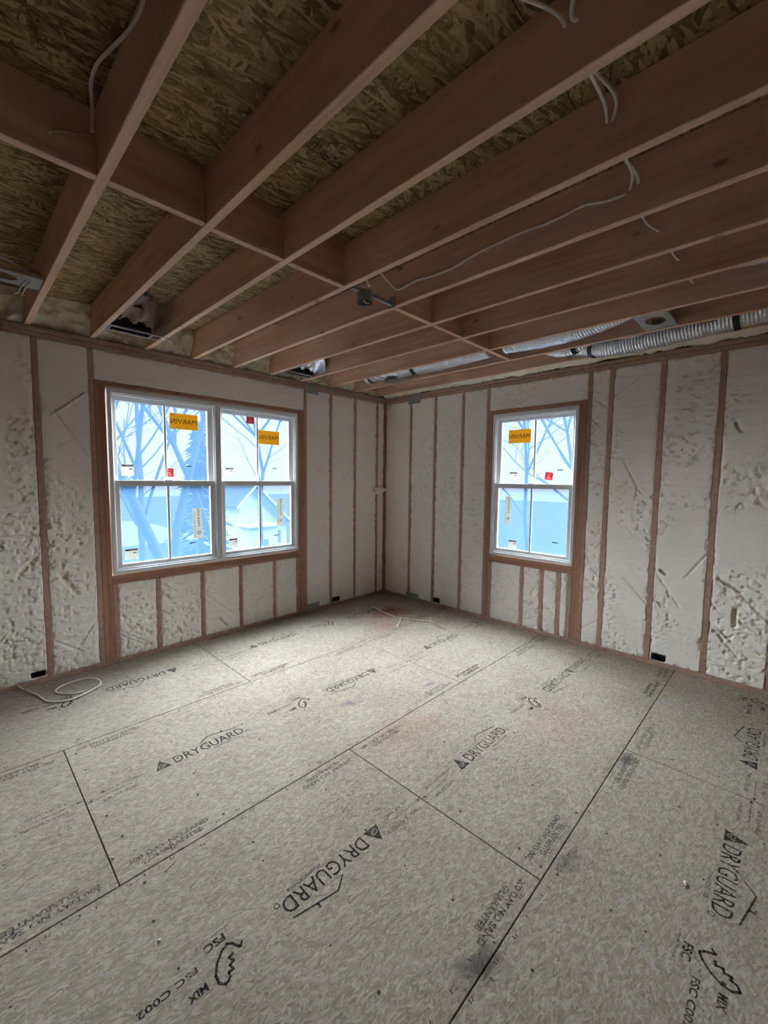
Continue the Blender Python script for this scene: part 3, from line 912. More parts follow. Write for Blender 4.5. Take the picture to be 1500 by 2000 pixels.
            V2, Fc = fit_text('windows and doors', -h * 0.44, h * 0.42, -w * 0.34, -w * 0.24); tm.add(V2, Fc)
            VV = np.concatenate(tm.v); VV[:, 0] *= -1            # seen from behind
            R2 = np.stack([-VV[:, 1], VV[:, 0] * -1, VV[:, 2]], 1)
            R2 = np.stack([VV[:, 1] * 1.0, -VV[:, 0] * 1.0, VV[:, 2]], 1)
            patch(R2, tm.f, 0.0006, 'lettering', 'print', s)
        elif kind == 'red':
            tm = MB()
            for yy, ww in ((0.28, .55), (0.05, .3), (-0.1, .4), (-0.28, .6)):
                V2, Fc = quad(-w * ww / 2, w * ww / 2, h * (yy - .05), h * (yy + .05)); tm.add(V2, Fc)
            patch(np.concatenate(tm.v), tm.f, 0.0006, 'lettering', 'pale_print', s)
        elif kind == 'small':
            tm = MB()
            V2, Fc = quad(-w * .48, w * .48, h * .30, h * .48); tm.add(V2, Fc)
            patch(np.concatenate(tm.v), tm.f, 0.0006, 'header_print', 'grey_print', s)
            tm = MB()
            for (x0, x1, y0, y1) in ((-.46, -.15, .34, .42), (.10, .38, .06, .14)):
                V2, Fc = quad(w * x0, w * x1, h * y0, h * y1); tm.add(V2, Fc)
            patch(np.concatenate(tm.v), tm.f, 0.0010, 'lettering', 'print', s)
    return root

def su(u, v, wall):
    """photo pixel on the upper/lower glass -> (along, up)"""
    dep = 0.094 if v < 945 else 0.052
    if wall == 'L':
        P = px(u, v, 1, dep); return P[0], P[2]
    P = px(u, v, 0, dep); return -P[1], P[2]
S1 = []
for kind, u, v, w, h, a in (('yellow', 359, 824, 0.262, 0.148, 0), ('red', 330, 923, 0.083, 0.080, 0), ('small', 249, 918, 0.098, 0.10, 0), ('tall', 386, 1022, 0.092, 0.305, 0.03),
                            ('small', 257, 1082, 0.105, 0.095, 0), ('mark', 369, 911, 0.052, 0.008, 0.0), ('mark', 376, 1060, 0.055, 0.009, 0.05),
                            ('red', 488.5, 820, 0.088, 0.082, 0), ('yellow', 525, 855, 0.262, 0.150, 0), ('small', 448, 922, 0.09, 0.09, 0), ('tall', 547, 1000, 0.085, 0.315, 0.0),
                            ('small', 456, 1060, 0.092, 0.09, 0), ('mark', 536, 915, 0.058, 0.008, 0), ('mark', 540, 1045, 0.065, 0.009, 0.07)):
    cu, cz = su(u, v, 'L'); S1.append((kind, cu, cz, w, h, a))
S2 = []
for kind, u, v, w, h, a in (('yellow', 1015, 852, 0.262, 0.148, 0), ('red', 1072, 930, 0.083, 0.080, -0.12), ('small', 1003, 930, 0.095, 0.09, 0), ('tall', 992, 996, 0.070, 0.310, 0),
                            ('small', 1001, 1063, 0.095, 0.09, 0), ('mark', 1094, 918, 0.065, 0.009, 0.05), ('mark', 1084, 1060, 0.065, 0.009, 0)):
    cu, cz = su(u, v, 'R'); S2.append((kind, cu, cz, w, h, a))
window('window_1', TL, [(-3.367, -2.420), (-2.420, -1.473)], 0.786, 2.378, S1)
window('window_2', TR, [(1.6785, 2.6155)], 0.786, 2.374, S2)

# ================================================================== FITTINGS ON WALLS
def nail_plate(T, u0, u1, z0, z1, label, seed):
    S = MB()
    S.box((u0, -0.007, z0), (u1, -0.0045, z1), 0.001, T)
    o = S.build('nail_plate', 'dull_steel')
    tag(o, label, 'nail plate', 'steel nail plates on the stud walls')
    return o
nail_plate(TL, -1.375, -1.180, 2.632, 2.732, 'grey steel nail plate on top plate above double window corner', 1)
nail_plate(TR, 0.412, 0.622, 2.628, 2.752, 'grey steel nail plate on top plate of single-window wall', 2)
nail_plate(TL, -1.372, -1.176, -0.0 + 0.002, 0.104, 'square grey steel nail plate on sole plate beside double window framing', 3)
pl = nail_plate(TR, 0.432, 0.640, 0.012, 0.098, 'grey steel plate with raised rectangle at foot of single-window wall', 4)
S = MB()
for a in (((0.515, -0.010, 0.045), (0.630, -0.007, 0.050)), ((0.515, -0.010, 0.086), (0.630, -0.007, 0.091)), ((0.515, -0.010, 0.050), (0.521, -0.007, 0.086)), ((0.624, -0.010, 0.050), (0.630, -0.007, 0.086))):
    S.box(*a, 0, TR)
S.build('raised_rim', 'steel', pl)
def outlet_box(T, u0, u1, z0, z1, d, label):
    root = empty('outlet_box', T([[(u0 + u1) / 2, 0.02, z0]])[0])
    tag(root, label, 'outlet box', 'black outlet boxes in the foam')
    w = 0.003
    S = MB()
    S.box((u0, 0.002, z0), (u0 + w, d, z1), 0, T); S.box((u1 - w, 0.002, z0), (u1, d, z1), 0, T)
    S.box((u0 + w, 0.002, z0), (u1 - w, d, z0 + w), 0, T); S.box((u0 + w, 0.002, z1 - w), (u1 - w, d, z1), 0, T)
    S.box((u0 + w, d - w, z0 + w), (u1 - w, d, z1 - w), 0, T)
    S.build('box_shell', 'black', root)
    S = MB()
    S.box((u0 + 0.012, d - 0.018, z0 + 0.012), (u0 + 0.03, d - 0.006, z0 + 0.03), 0.002, T)
    S.build('clamp', 'black', root)
outlet_box(TL, -3.945, -3.861, 0.055, 0.097, 0.052, 'black outlet box in scooped foam above the coiled white cable')
outlet_box(TL, -0.950, -0.840, 0.049, 0.101, 0.047, 'black outlet box in foam between double window and room corner')
outlet_box(TR, 0.893, 0.983, 0.049, 0.101, 0.047, 'black outlet box in foam between room corner and single window')
outlet_box(TR, 3.351, 3.439, 0.049, 0.104, 0.047, 'black outlet box low in foam beyond the single window, past two studs')

# ================================================================== CEILING SERVICES
def wire(name, pts, r, label, group=None, mat='cable', n=8, flat=0.6, sides=7, cat='cable'):
    V, Fc = tube(catmull(pts, n), r, sides, flat)
    o = mk(name, V, Fc, mat, smooth=True)
    return tag(o, label, cat, group)
def jw(k): return JX(k) - h2       # camera-side face of joist k
def P3(k, u, v): 
    P = px(u, v, 0, jw(k) - 0.006); return P
# cable threaded through every joist near the double-window wall
pts = []
for k in range(0, 8):
    z = [2.90, 2.903, 2.867, 2.857, 2.87, 2.881, 2.887, 2.863, 2.87][k]
    y = [-0.93, -0.963, -1.059, -1.05, -1.075, -1.079, -1.093, -1.09, -1.08][k]
    pts.append((JX(k), y, z))
    if k < 7: pts.append((JX(k) + 0.2, y - 0.03, z - 0.004 + 0.01 * (k % 2)))
wire('cable', pts, 0.0045, 'thin tan cable threaded through joist holes in a straight run near double window', mat='cable_tan', n=4)
# two cables threaded through joists on the camera side of the blocking
for off, lab in ((0.0, 'white cable looping through joist holes, lower of a side by side pair'), (0.035, 'white cable looping through joist holes, second of a side by side pair')):
    pts = []
    hol = {2: (-3.632, 2.894), 3: (-3.619, 2.876), 4: (-3.585, 2.859), 5: (-3.623, 2.853), 6: (-3.634, 2.863), 7: (-3.647, 2.863)}
    ks = (2, 3, 4, 5, 6, 7) if off == 0 else (2, 3, 4)
    for k in ks:
        y, z = hol[k]
        y -= off if k != 3 else off * 0.3
        pts.append((JX(k), y, z))
        if k != ks[-1]: pts.append((JX(k) + 0.17, y + 0.02 + off, z + 0.05 + off * 0.3)); pts.append((JX(k) + 0.34, y + 0.01, z + 0.028))
    if off == 0: pts = [(JX(2) - 0.2, -3.50, 2.955), (JX(2) - 0.06, -3.61, 2.92)] + pts
    else: pts = [(JX(2) - 0.22, -3.78, 2.95), (JX(2) - 0.05, -3.66, 2.90)] + pts
    wire('cable', pts, 0.0065, lab, 'pair of cables looping through the joists', n=7)
# long cable stapled along a joist
pts = [px(722, 560, 1, -2.20), px(718, 545, 1, -2.22), px(740, 533, 1, -2.23), px(757, 548, 0, jw(4) - 0.03)]
pts += [P3(4, u, v) for u, v in ((775, 565), (790, 561), (812, 548), (845, 539), (885, 523), (920, 502), (945, 488), (985, 470), (1030, 450), (1065, 438), (1100, 422), (1140, 402), (1185, 393), (1222, 379))]
wire('cable', pts, 0.0075, 'long white cable sagging along one joist from ceiling box bracket', n=6)
# cable on the deck in the dark bay by the first joist
pts = [px(285, -40, 2, DECK - 0.07), px(280, 0, 2, DECK - 0.06), px(268, 38, 2, DECK - 0.045), px(245, 67, 2, DECK - 0.02), px(215, 97, 2, DECK - 0.015), px(190, 125, 2, DECK - 0.015), px(178, 160, 2, DECK - 0.03)]
pts += [px(179, 190, 0, jw(0) - 0.03), px(180, 230, 0, jw(0) - 0.03), px(180, 258, 0, jw(0) - 0.03)]
wire('cable', pts, 0.0065, 'white cable curving along dark deck and down beside the blocking', n=7)
wire('cable', [px(168, 266, 1, BLK - 0.03), px(140, 259, 1, BLK - 0.03), px(105, 255, 1, BLK - 0.035), px(97, 258, 1, BLK - 0.06)], 0.006, 'short pinkish cable stub poking from face of joist blocking', n=6, mat='cable_tan')

# ceiling box with bar bracket
yb = -2.215
root = empty('ceiling_box', ((JX(3) + JX(4)) / 2, yb, H - 0.07))
tag(root, 'dark steel bar bracket with octagonal electrical box hanging between two joists', 'electrical box')
S = MB()
S.box((JX(3) + h2 + 0.001, yb - 0.012, H + 0.006), (JX(4) - h2 - 0.001, yb + 0.012, H + 0.026), 0.001)
S.build('bar', 'dull_steel', root)
S = MB(); S.box((JX(4) - h2 - 0.006, yb - 0.03, H - 0.006), (JX(4) - h2 - 0.0015, yb + 0.03, H + 0.06), 0.001); S.build('end_plate', 'dull_steel', root)
S = MB(); S.box((JX(3) + h2 + 0.0015, yb - 0.03, H - 0.006), (JX(3) + h2 + 0.006, yb + 0.03, H + 0.06), 0.001); S.build('end_plate', 'dull_steel', root)
bx = px(712, 588, 1, yb)[0]
Vt, Ft = tube([(bx, yb, H + 0.02), (bx, yb, H - 0.045)], 0.05, 8, 1.0, cap=False)
Vt2, Ft2 = tube([(bx, yb, H + 0.02), (bx, yb, H - 0.045)], 0.047, 8, 1.0, cap=False)
S = MB(); S.add(Vt, Ft); S.add(Vt2, [f[::-1] for f in Ft2]); S.add([(bx + .05 * math.cos(a), yb + .05 * math.sin(a), H + .02) for a in np.arange(8) * math.pi / 4], [list(range(8))])
S.build('box_shell', 'dull_steel', root)
Vt, Ft = tube(catmull([(bx - 0.03, yb, H - 0.02), (bx, yb - 0.01, H - 0.045), (bx + 0.04, yb + 0.005, H - 0.03)], 5), 0.004, 6)
mk('wire_tail', Vt, Ft, 'cable', root, smooth=True)

# recessed light mounting plates
def light_plate(x0, x1, y0, y1, z, label, tail=True, arc=True):
    root = empty('light_mounting_plate', ((x0 + x1) / 2, (y0 + y1) / 2, z))
    tag(root, label, 'light plate')
    # plate with an oval hole
    n = 24
    cx, cy_ = (x0 + x1) / 2 - 0.02, (y0 + y1) / 2
    ex, ey = (x1 - x0) * 0.26, (y1 - y0) * 0.30
    angs = [2 * math.pi * i / n for i in range(n)]
    for qx in (x0, x1):
        for qy in (y0, y1):
            ca_ = math.atan2(qy - cy_, qx - cx) % (2 * math.pi)
            angs[min(range(n), key=lambda i: abs(angs[i] - ca_))] = ca_
    inn = [(cx + ex * math.cos(a), cy_ + ey * math.sin(a)) for a in angs]
    out = []
    for a in angs:
        dx, dy_ = math.cos(a), math.sin(a)
        tx = ((x1 - cx) if dx > 0 else (cx - x0)) / (abs(dx) + 1e-6); ty = ((y1 - cy_) if dy_ > 0 else (cy_ - y0)) / (abs(dy_) + 1e-6)
        t_ = min(tx, ty); out.append((cx + dx * t_, cy_ + dy_ * t_))
    V = [(*p_, z) for p_ in inn] + [(*p_, z) for p_ in out] + [(*p_, z + 0.0015) for p_ in inn] + [(*p_, z + 0.0015) for p_ in out]
    Fc = []
    for i in range(n):
        j = (i + 1) % n
        Fc += [[i, j, n + j, n + i], [2 * n + i, 3 * n + i, 3 * n + j, 2 * n + j], [i, 2 * n + i, 2 * n + j, j], [n + i, n + j, 3 * n + j, 3 * n + i]]
    mk('plate', V, Fc, 'steel', root)
    for yy in (y0 + 0.004, y1 - 0.004):
        S = MB()
        S.box((x0 - 0.0, yy - 0.002, z - 0.001), (x1, yy + 0.002, z + 0.02), 0.0005)
        S.build('flange', 'steel', root)
    S = MB()
    S.box((x1 - 0.06, cy_ - 0.05, z + 0.004), (x1 - 0.004, cy_ + 0.05, z + 0.06), 0.003)
    S.build('junction_box', 'dull_steel', root)
    if tail:
        P = [(x1 - 0.06, cy_ - .01, z + 0.02), (x1 - 0.09, cy_ - 0.02, z - 0.03), (x1 - 0.11, cy_ - 0.01, z - 0.075)]
        for q_ in (0, 1):
            Q = [tuple(np.array(p_) + np.array([0.02 * q_, 0.012 * q_, 0])) for p_ in P] + [(x1 - 0.125 + 0.045 * q_, cy_ - .01, z - 0.085)]
            Vt, Ft = tube(catmull(Q, 6), 0.0045, 6); mk('wire_tail', Vt, Ft, 'cable', root, smooth=True)
    if arc:
        P = [(x0 + 0.0, cy_ + 0.02, z + 0.05), (cx - .03, cy_ - 0.07, z + 0.075), (cx + 0.07, cy_ - 0.07, z + 0.06), (x1 - 0.03, cy_ - 0.02, z + 0.04)]
        Vt, Ft = tube(catmull(P, 8), 0.006, 6); mk('feed_cable', Vt, Ft, 'cable', root, smooth=True)
a_ = px(0, 525, 2, H + 0.01); b_ = px(76, 556, 2, H + 0.01)
light_plate(JX(-1) + h2 + 0.004, JX(0) - h2 - 0.004, b_[1] - 0.10, b_[1] + 0.10, H + 0.008, 'steel recessed light plate with hanging wires between joists near wall')
light_plate(JX(7) + h2 + 0.01, JX(8) - h2 - 0.01, -3.50, -3.30, H + 0.004, 'steel recessed light plate beside silver duct over single-window wall', tail=False)

# register boots with foil collars
def register_boot(x0, x1, y0, y1, label, rails=True):
    z = H - 0.004
    root = empty('register_boot', ((x0 + x1) / 2, (y0 + y1) / 2, z))
    tag(root, label, 'duct boot', 'duct boots in the joist bays by the double window')
    S = MB(); t = 0.012
    S.box((x0, y0, z), (x1, y0 + t, z + 0.014), 0.001); S.box((x0, y1 - t, z), (x1, y1, z + 0.014), 0.001)
    S.box((x0, y0 + t, z), (x0 + t, y1 - t, z + 0.014), 0.001); S.box((x1 - t, y0 + t, z), (x1, y1 - t, z + 0.014), 0.001)
    S.build('rim', 'steel', root)
    # throat
    zt = z + 0.11
    V = [(x0 + t, y0 + t, z + .012), (x1 - t, y0 + t, z + .012), (x1 - t, y1 - t, z + .012), (x0 + t, y1 - t, z + .012),
         (x0 + .03, y0 + t, zt), (x1 - .03, y0 + t, zt), (x1 - .03, y1 - t, zt), (x0 + .03, y1 - t, zt)]
    mk('throat', V, [(0, 1, 5, 4), (1, 2, 6, 5), (2, 3, 7, 6), (3, 0, 4, 7), (4, 5, 6, 7)], 'black', root)
    # wrapped round collar towards the room
    n1, n2 = 30, 10
    A, Bq = np.meshgrid(np.linspace(0, math.pi, n1), np.linspace(0, 1, n2))
    cx = (x0 + x1) / 2; rx = (x1 - x0) / 2 - 0.004
    ns = fbm(A * 5, Bq * 5, 55, 3) - 0.5
    X = cx + rx * np.cos(A) * (1 - 0.12 * Bq)
    Z = z + 0.012 + (0.05 + 0.15 * Bq) * np.sin(A) ** 0.7 + 0.07 * ns * np.sin(A)
    Y = y0 - 0.012 - 0.22 * Bq
    idx = np.arange(n1 * n2).reshape(n2, n1)
    Fc = np.stack([idx[:-1, :-1].ravel(), idx[:-1, 1:].ravel(), idx[1:, 1:].ravel(), idx[1:, :-1].ravel()], 1).tolist()
    mk('insulated_collar', np.stack([X.ravel(), Y.ravel(), Z.ravel()], 1), Fc, 'kraft', root, smooth=True)
    S = MB(); S.box((x0 + .05, y0 - 0.135, z + .135), (x1 - .05, y0 - 0.125, z + .150), 0.002); S.build('tape_strap', 'black', root)
    if rails:
        for yy in (y0 + 0.004, y1 - 0.010):
            S = MB()
            S.box((x1 + 0.0, yy, z), (x1 + 0.14, yy + 0.006, z + 0.006), 0.001)
            S.build('hanger_rail', 'steel', root)
register_boot(-3.435, -3.135, -0.46, -0.34, 'steel duct boot with black opening and side rails between joists above window')
register_boot(-1.790, -1.455, -0.29, -0.19, 'steel duct boot with silver wrapped collar between joists nearer the room corner', rails=False)
bo = [o for o in bpy.data.objects if o.name.startswith('insulated_collar')][-1]
bo.data.materials.clear(); bo.data.materials.append(M['foil'])

# flexible ducts
def duct(pts, r, label, straps, group='silver flexible ducts between joists', pitch=0.022):
    path = catmull(pts, 40)
    L = np.concatenate([[0], np.cumsum(np.linalg.norm(np.diff(path, axis=0), axis=1))])
    n = int(L[-1] / (pitch / 4))
    s = np.linspace(0, L[-1], n)
    P = np.stack([np.interp(s, L, path[:, i]) for i in range(3)], 1)
    sides = 20
    def wob(i, k):
        return 0.045 * math.sin(2 * math.pi * s[i] / pitch) + 0.12 * (float(vnoise(s[i] * 22, k * 0.8, 9)) - 0.5)
    V, Fc = tube(P, r, sides, 0.8, True, wob)
    root = mk('flexible_duct', V, Fc, 'foil', smooth=True)
    tag(root, label, 'duct', group)
    for sp in straps:
        i = min(n - 2, int(sp * n))
        c = P[i]; tn = P[i + 1] - P[i - 1]; tn /= np.linalg.norm(tn)
        Vs, Fs = tube([c - tn * 0.018, c + tn * 0.018], r * 1.10, sides, 0.84, False)
        st = mk('strap', Vs, Fs, 'black', root)
    return root
x78 = (JX(7) + JX(8)) / 2
duct([(x78 + 0.06, -0.42, H + 0.085), (x78 + 0.0, -0.9, H + 0.065), (x78 - 0.0, -1.5, H + 0.052), (x78 - 0.02, -2.10, H + 0.062)], 0.075,
     'silver flexible duct strapped in joist bay, from wall foam to blocking', [0.06, 0.47])
duct([(x78 - 0.02, -2.26, H + 0.068), (x78 - 0.02, -2.7, H + 0.045), (x78 - 0.04, -3.0, H + 0.062), (x78 - 0.06, -3.25, H + 0.10)], 0.075,
     'silver flexible duct in joist bay ending at steel light plate', [])
x89 = (JX(8) + JX(9)) / 2
duct([(x89 - 0.11, -2.42, H + 0.10), (x89 - 0.11, -2.66, H + 0.015), (x89 - 0.11, -2.92, H + 0.08), (x89 - 0.11, -3.2, H + 0.065), (x89 - 0.11, -3.5, H + 0.12)], 0.058,
     'silver flexible duct looping down with dark strap beside wall plate', [0.30])
duct([(x89 + 0.068, -2.60, H + 0.13), (x89 + 0.065, -2.9, H + 0.040), (x89 + 0.064, -3.2, H + 0.030), (x89 + 0.062, -3.6, H + 0.052), (x89 + 0.062, -4.1, H + 0.085)], 0.100,
     'wide silver foil duct sagging low over single-window wall', [0.17, 0.80])
x67 = (JX(6) + JX(7)) / 2
duct([(x67 + .05, -3.85, H + 0.16), (x67 + .05, -4.3, H + 0.11), (x67 + .05, -5.0, H + 0.12)], 0.075, 'silver duct end in joist bay far from both windows', [])

# fan box bracket near the corner
root = empty('fan_box', (-0.80, -0.86, H - 0.02))
tag(root, 'flat grey round box on wire bracket between joists near room corner', 'electrical box')
Vt, Ft = tube([(-0.80, -0.86, H - 0.012), (-0.80, -0.86, H - 0.030)], 0.085, 16); mk('box_shell', Vt, Ft, 'dull_steel', root)
for dx_ in (-0.05, 0.05):
    Vt, Ft = tube(catmull([(JX(7) + h2 + 0.002, -0.74 + dx_, H + 0.01), (-0.86, -0.80 + dx_, H - 0.006), (-0.75, -0.90 + dx_, H - 0.006), (JX(8) - h2 - 0.002, -1.0 + dx_, H + 0.01)], 6), 0.005, 6)
    mk('bracket_wire', Vt, Ft, 'dull_steel', root)

# ================================================================== THINGS ON THE FLOOR
fl = lambda u, v, z=0.008: px(u, v, 2, z)
pts = [fl(31, 1337, 0.03), fl(45, 1346, 0.012), fl(72, 1357), fl(85, 1366), fl(96, 1370), fl(120, 1370), fl(148, 1363), fl(180, 1347, .012), fl(196, 1337, .02), fl(193, 1328, .025), fl(177, 1324, .025), fl(150, 1329, .02), fl(122, 1339, .014),
       fl(109, 1348), fl(115, 1354), fl(140, 1355), fl(165, 1350, 0.010)]
wire('cable', pts, 0.0062, 'white cable with one loose loop lying on floor below outlet box', n=9, flat=0.75)
root = empty('knotted_string', fl(783, 1208, 0.0))
tag(root, 'knotted white string with loose tails lying on reddish floor in room corner', 'string')
for nm, pp, mt, r in (('strand', [(725, 1184), (745, 1194), (765, 1202), (782, 1208)], 'string', 0.0075), ('strand', [(782, 1207), (800, 1210), (820, 1212), (838, 1214), (852, 1216)], 'string', 0.007),
                      ('tail', [(783, 1210), (779, 1217), (774, 1225)], 'string', 0.007), ('tail', [(840, 1206), (841, 1212), (848, 1217)], 'string', 0.006), ('frayed_end', [(846, 1216), (857, 1222), (868, 1229)], 'cable_tan', 0.006)):
    Vt, Ft = tube(catmull([fl(u, v, r) for u, v in pp], 6), r, 6, 0.7); mk(nm, Vt, Ft, mt, root, smooth=True)
c = fl(782, 1208, 0.012)
for q_ in range(3):
    an = q_ * 1.05
    ring = [c + np.array([0.016 * math.cos(t) * math.cos(an), 0.016 * math.cos(t) * math.sin(an), 0.012 * math.sin(t)]) for t in np.linspace(0, 6.0, 14)]
    Vt, Ft = tube(ring, 0.0055, 6); mk('knot', Vt, Ft, 'string', root, smooth=True)
def crumb(u, v, s, label, mat='foam', seed=1):
    bm = bmesh.new(); bmesh.ops.create_icosphere(bm, subdivisions=2, radius=1.0)
    V = np.array([v_.co[:] for v_ in bm.verts]); Fc = [[v_.index for v_ in f.verts] for f in bm.faces]; bm.free()
    n_ = fbm(V[:, 0] * 1.5 + seed, V[:, 1] * 1.5 + V[:, 2], seed, 2)
    V = V * (0.6 + 0.8 * n_)[:, None] * np.array([s, s * 0.7, s * 0.45]); V[:, 2] -= V[:, 2].min()
    P = fl(u, v, 0.0005)
    o = mk('foam_crumb', V + P, Fc, mat, pit=np.zeros(len(V)))
    return tag(o, label, 'crumb', 'pale crumbs on the floor')
crumb(1339, 1727, 0.011, 'small white foam crumb on floor beside printed lettering near wall', seed=3)
crumb(221, 1676, 0.006, 'tiny white crumb lying beside a floor panel joint', seed=4)
crumb(311, 1837, 0.006, 'tiny white crumb alone on bare floor panel', seed=5)
V, Fc = bevbox((-0.028, -0.003, 0.0), (0.028, 0.003, 0.004), 0.0008)
an = math.radians(25); P = fl(333, 1691, 0.0)
Vr = np.stack([V[:, 0] * math.cos(an) - V[:, 1] * math.sin(an) + P[0], V[:, 0] * math.sin(an) + V[:, 1] * math.cos(an) + P[1], V[:, 2] + 0.0003], 1)
tag(mk('wood_splinter', Vr, Fc, 'cable_tan'), 'small brown wood splinter on floor near a panel joint', 'splinter')

# ================================================================== OUTSIDE
GZ = -4.6
tag(mk('ground', boxv((-60, 0.9, GZ - 0.3), (120, 140, GZ)), BOXF, 'ground'), kind='structure')
tag(mk('ground_beyond', boxv((0.9, -80, GZ - 0.31), (120, 0.9, GZ - 0.01)), BOXF, 'ground'), kind='structure')
tag(mk('road', boxv((-40, 38, GZ), (14, 62, GZ + 0.02)), BOXF, 'road'), kind='structure')

def bare_tree(base, height, r0, lean, seed, label, fork=0.45, nmain=3, spread=0.55, depth=4):
    R = random.Random(seed)
    root = empty('bare_tree', base)
    tag(root, label, 'tree', 'bare winter trees beyond the windows')
    trunk = MB(); br = MB()
    def limb(p_, d, ln, r, lev, mb):
        p_ = np.array(p_, float); d = np.array(d, float); d /= np.linalg.norm(d)
        P = [p_]; n = 5
        for i in range(n):
            d = d + np.array([R.gauss(0, .10), R.gauss(0, .10), R.gauss(0.03, .06)]); d /= np.linalg.norm(d)
            P.append(P[-1] + d * ln / n)
        V, Fc = tube(P, lambda t: r * (1 - 0.55 * t), 7 if lev < 2 else 5, cap=False)
        mb.add(V, Fc)
        if lev >= depth: return
        for i in range(nmain if lev == 0 else R.choice((3, 4))):
            t = R.uniform(0.35, 1.0) if lev else R.uniform(fork, 1.0)
            q_ = P[min(n, int(t * n))]
            a = R.uniform(0, 6.28)
            nd_ = d * 0.8 + np.array([math.cos(a), math.sin(a), R.uniform(-.1, .4)]) * spread * (1 + .25 * lev)
            limb(q_, nd_, ln * R.uniform(0.5, 0.75), r * R.uniform(0.32, 0.5), lev + 1, br)
    limb(base, lean, height, r0, 0, trunk)
    trunk.build('trunk', 'bark', root, True); br.build('branches', 'bark', root, True)
bare_tree((1.30, 12.0, GZ), 11.0, 0.19, (0.01, 0, 1), 3, 'thick straight bare tree trunk behind left half of double window', fork=0.62)
bare_tree((2.0, 11.6, GZ), 10.0, 0.22, (-0.17, 0.02, 1), 5, 'bare tree leaning over behind the double window, beside a straight trunk', fork=0.45, nmain=4, spread=0.6)
bare_tree((0.9, 13.0, GZ), 10.5, 0.15, (-0.12, 0, 1), 8, 'thinner bare tree leaning away behind the double window', fork=0.4, nmain=4, spread=0.7)
bare_tree((3.45, 12.0, GZ), 9.6, 0.17, (0.0, 0, 1), 12, 'forked bare tree behind right half of double window', fork=0.75, nmain=3, spread=0.4)
bare_tree((9.3, 20.0, GZ), 11.0, 0.16, (0.02, 0, 1), 15, 'slender bare tree in front of the white neighbouring house', fork=0.5, nmain=5, spread=0.8)
bare_tree((16.0, 5.2, GZ), 11.0, 0.13, (0, -0.04, 1), 21, 'slender bare tree behind the single window', fork=0.5, nmain=5, spread=0.7)
bare_tree((22.0, 3.2, GZ), 12.0, 0.16, (0, 0.05, 1), 25, 'distant bare tree with wide crown behind the single window', fork=0.45, nmain=5, spread=0.9)
def conifer(base, height, rad, seed, label):
    R = random.Random(seed)
    root = empty('conifer', base); tag(root, label, 'tree')
    V, Fc = tube([np.array(base), np.array(base) + np.array([0, 0, height])], lambda t: 0.2 * (1 - .9 * t), 7); mk('trunk', V, Fc, 'bark', root)
    mb = MB()
    for i in range(900):
        t = R.random() ** 0.8; z = height * (0.12 + 0.88 * t); r = rad * (1 - t) * R.uniform(0.35, 1.0) + 0.1; a = R.uniform(0, 6.28)
        c = np.array(base) + np.array([r * math.cos(a), r * math.sin(a), z - 0.25 * r])
        s = R.uniform(0.2, 0.5)
        d = np.array([math.cos(a), math.sin(a), -0.35]) * s; n_ = np.array([-math.sin(a), math.cos(a), 0]) * s * 0.45
        mb.add([c - d - n_ * .3, c - d * .2 + n_, c + d, c - d * .2 - n_, c + np.array([0, 0, s * .3])], [[0, 1, 4], [1, 2, 4], [2, 3, 4], [3, 0, 4], [0, 3, 2, 1]])
    tag(mb.build('needles', 'needles', root), kind='stuff')
conifer((6.4, 22.0, GZ), 9.5, 2.2, 4, 'dark conifer standing behind the left half of double window')

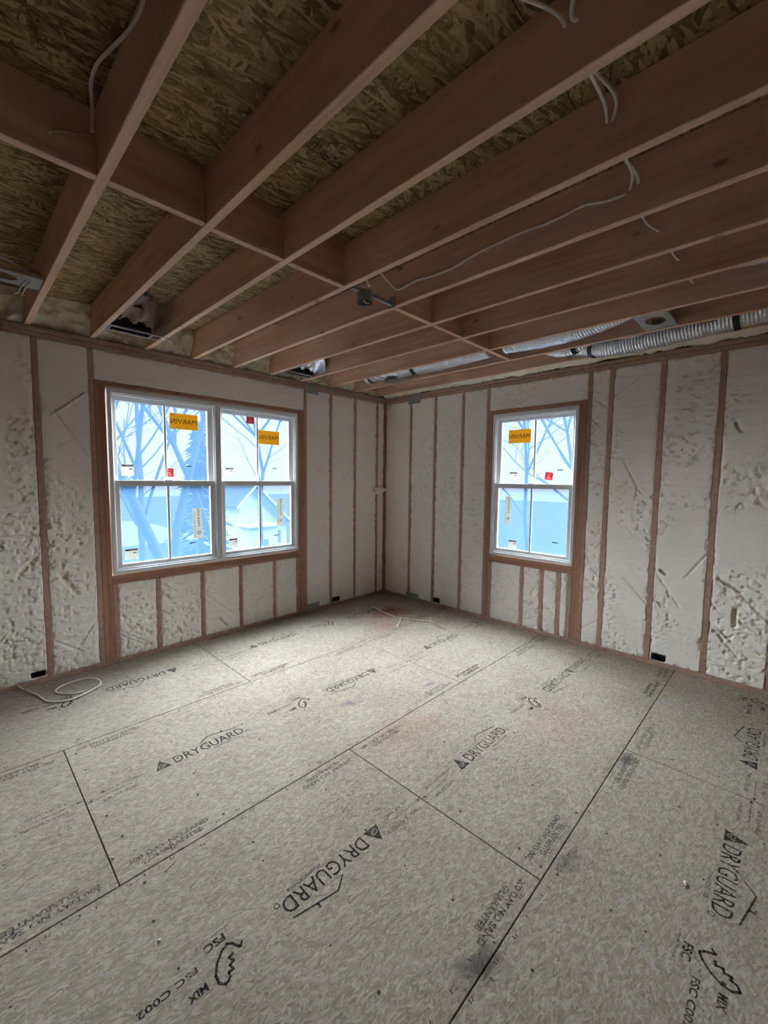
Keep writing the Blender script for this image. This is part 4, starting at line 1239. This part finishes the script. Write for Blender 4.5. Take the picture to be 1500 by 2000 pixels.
# white neighbouring house
hy = 28.0
root = empty('neighbouring_house', (14.6, hy + 3, GZ))
tag(root, 'white gabled neighbouring house with grey roof behind double window', 'house')
V = [(11.95, hy, GZ), (16.4, hy, GZ), (16.4, hy, -2.0), (13.4, hy, 0.95), (11.95, hy, -0.55)]
V2 = V + [(x, y + 8, z) for x, y, z in V]
mk('wall', V2, [(0, 1, 2, 3, 4), (9, 8, 7, 6, 5), (0, 5, 6, 1), (1, 6, 7, 2), (0, 4, 9, 5)], 'siding', root)
def slab(a, b, thick, nm, y0, y1, mat, par):
    (x0, z0), (x1, z1) = a, b
    return mk(nm, [(x0, y0, z0), (x1, y0, z1), (x1, y1, z1), (x0, y1, z0), (x0, y0, z0 + thick), (x1, y0, z1 + thick), (x1, y1, z1 + thick), (x0, y1, z0 + thick)], BOXF, mat, par)
slab((11.65, -0.86), (13.4, 0.95), 0.12, 'roof', hy - 0.35, hy + 8.3, 'roof', root)
slab((13.4, 0.95), (16.75, -2.34), 0.12, 'roof', hy - 0.35, hy + 8.3, 'roof', root)
slab((11.6, -0.95), (13.4, 0.93), 0.22, 'gable_trim', hy - 0.42, hy - 0.36, 'siding', root)
slab((13.4, 0.93), (16.8, -2.43), 0.22, 'gable_trim', hy - 0.42, hy - 0.36, 'siding', root)
mk('porch', boxv((11.9, hy - 1.8, GZ), (14.4, hy - 0.01, -2.3)), BOXF, 'siding', root)
slab((11.7, -2.3), (14.6, -2.3), 0.15, 'porch_roof', hy - 2.0, hy - 0.02, 'siding', root)
for i in range(9):
    mk('siding_board', boxv((11.93, hy - 0.02, -2.05 + i * 0.21), (16.0 - max(0, i - 1) * 0.30, hy - 0.0, -2.05 + i * 0.21 + 0.03)), BOXF, 'siding', root)
for (x0, x1, z0, z1) in ((13.2, 13.55, -4.3, -3.3), (14.8, 15.8, -4.0, -2.9)):
    w_ = mk('window', boxv((x0, hy - (1.85 if x0 < 14.4 else 0.05), z0), (x1, hy - (1.79 if x0 < 14.4 else 0.0), z1)), BOXF, 'house_window', root)
bm = bmesh.new(); bmesh.ops.create_icosphere(bm, subdivisions=2, radius=0.13)
V = np.array([v.co[:] for v in bm.verts]) + np.array([14.75, hy - 0.25, -4.05]); Fc = [[v.index for v in f.verts] for f in bm.faces]; bm.free()
mk('porch_lamp', V, Fc, 'lamp', root)
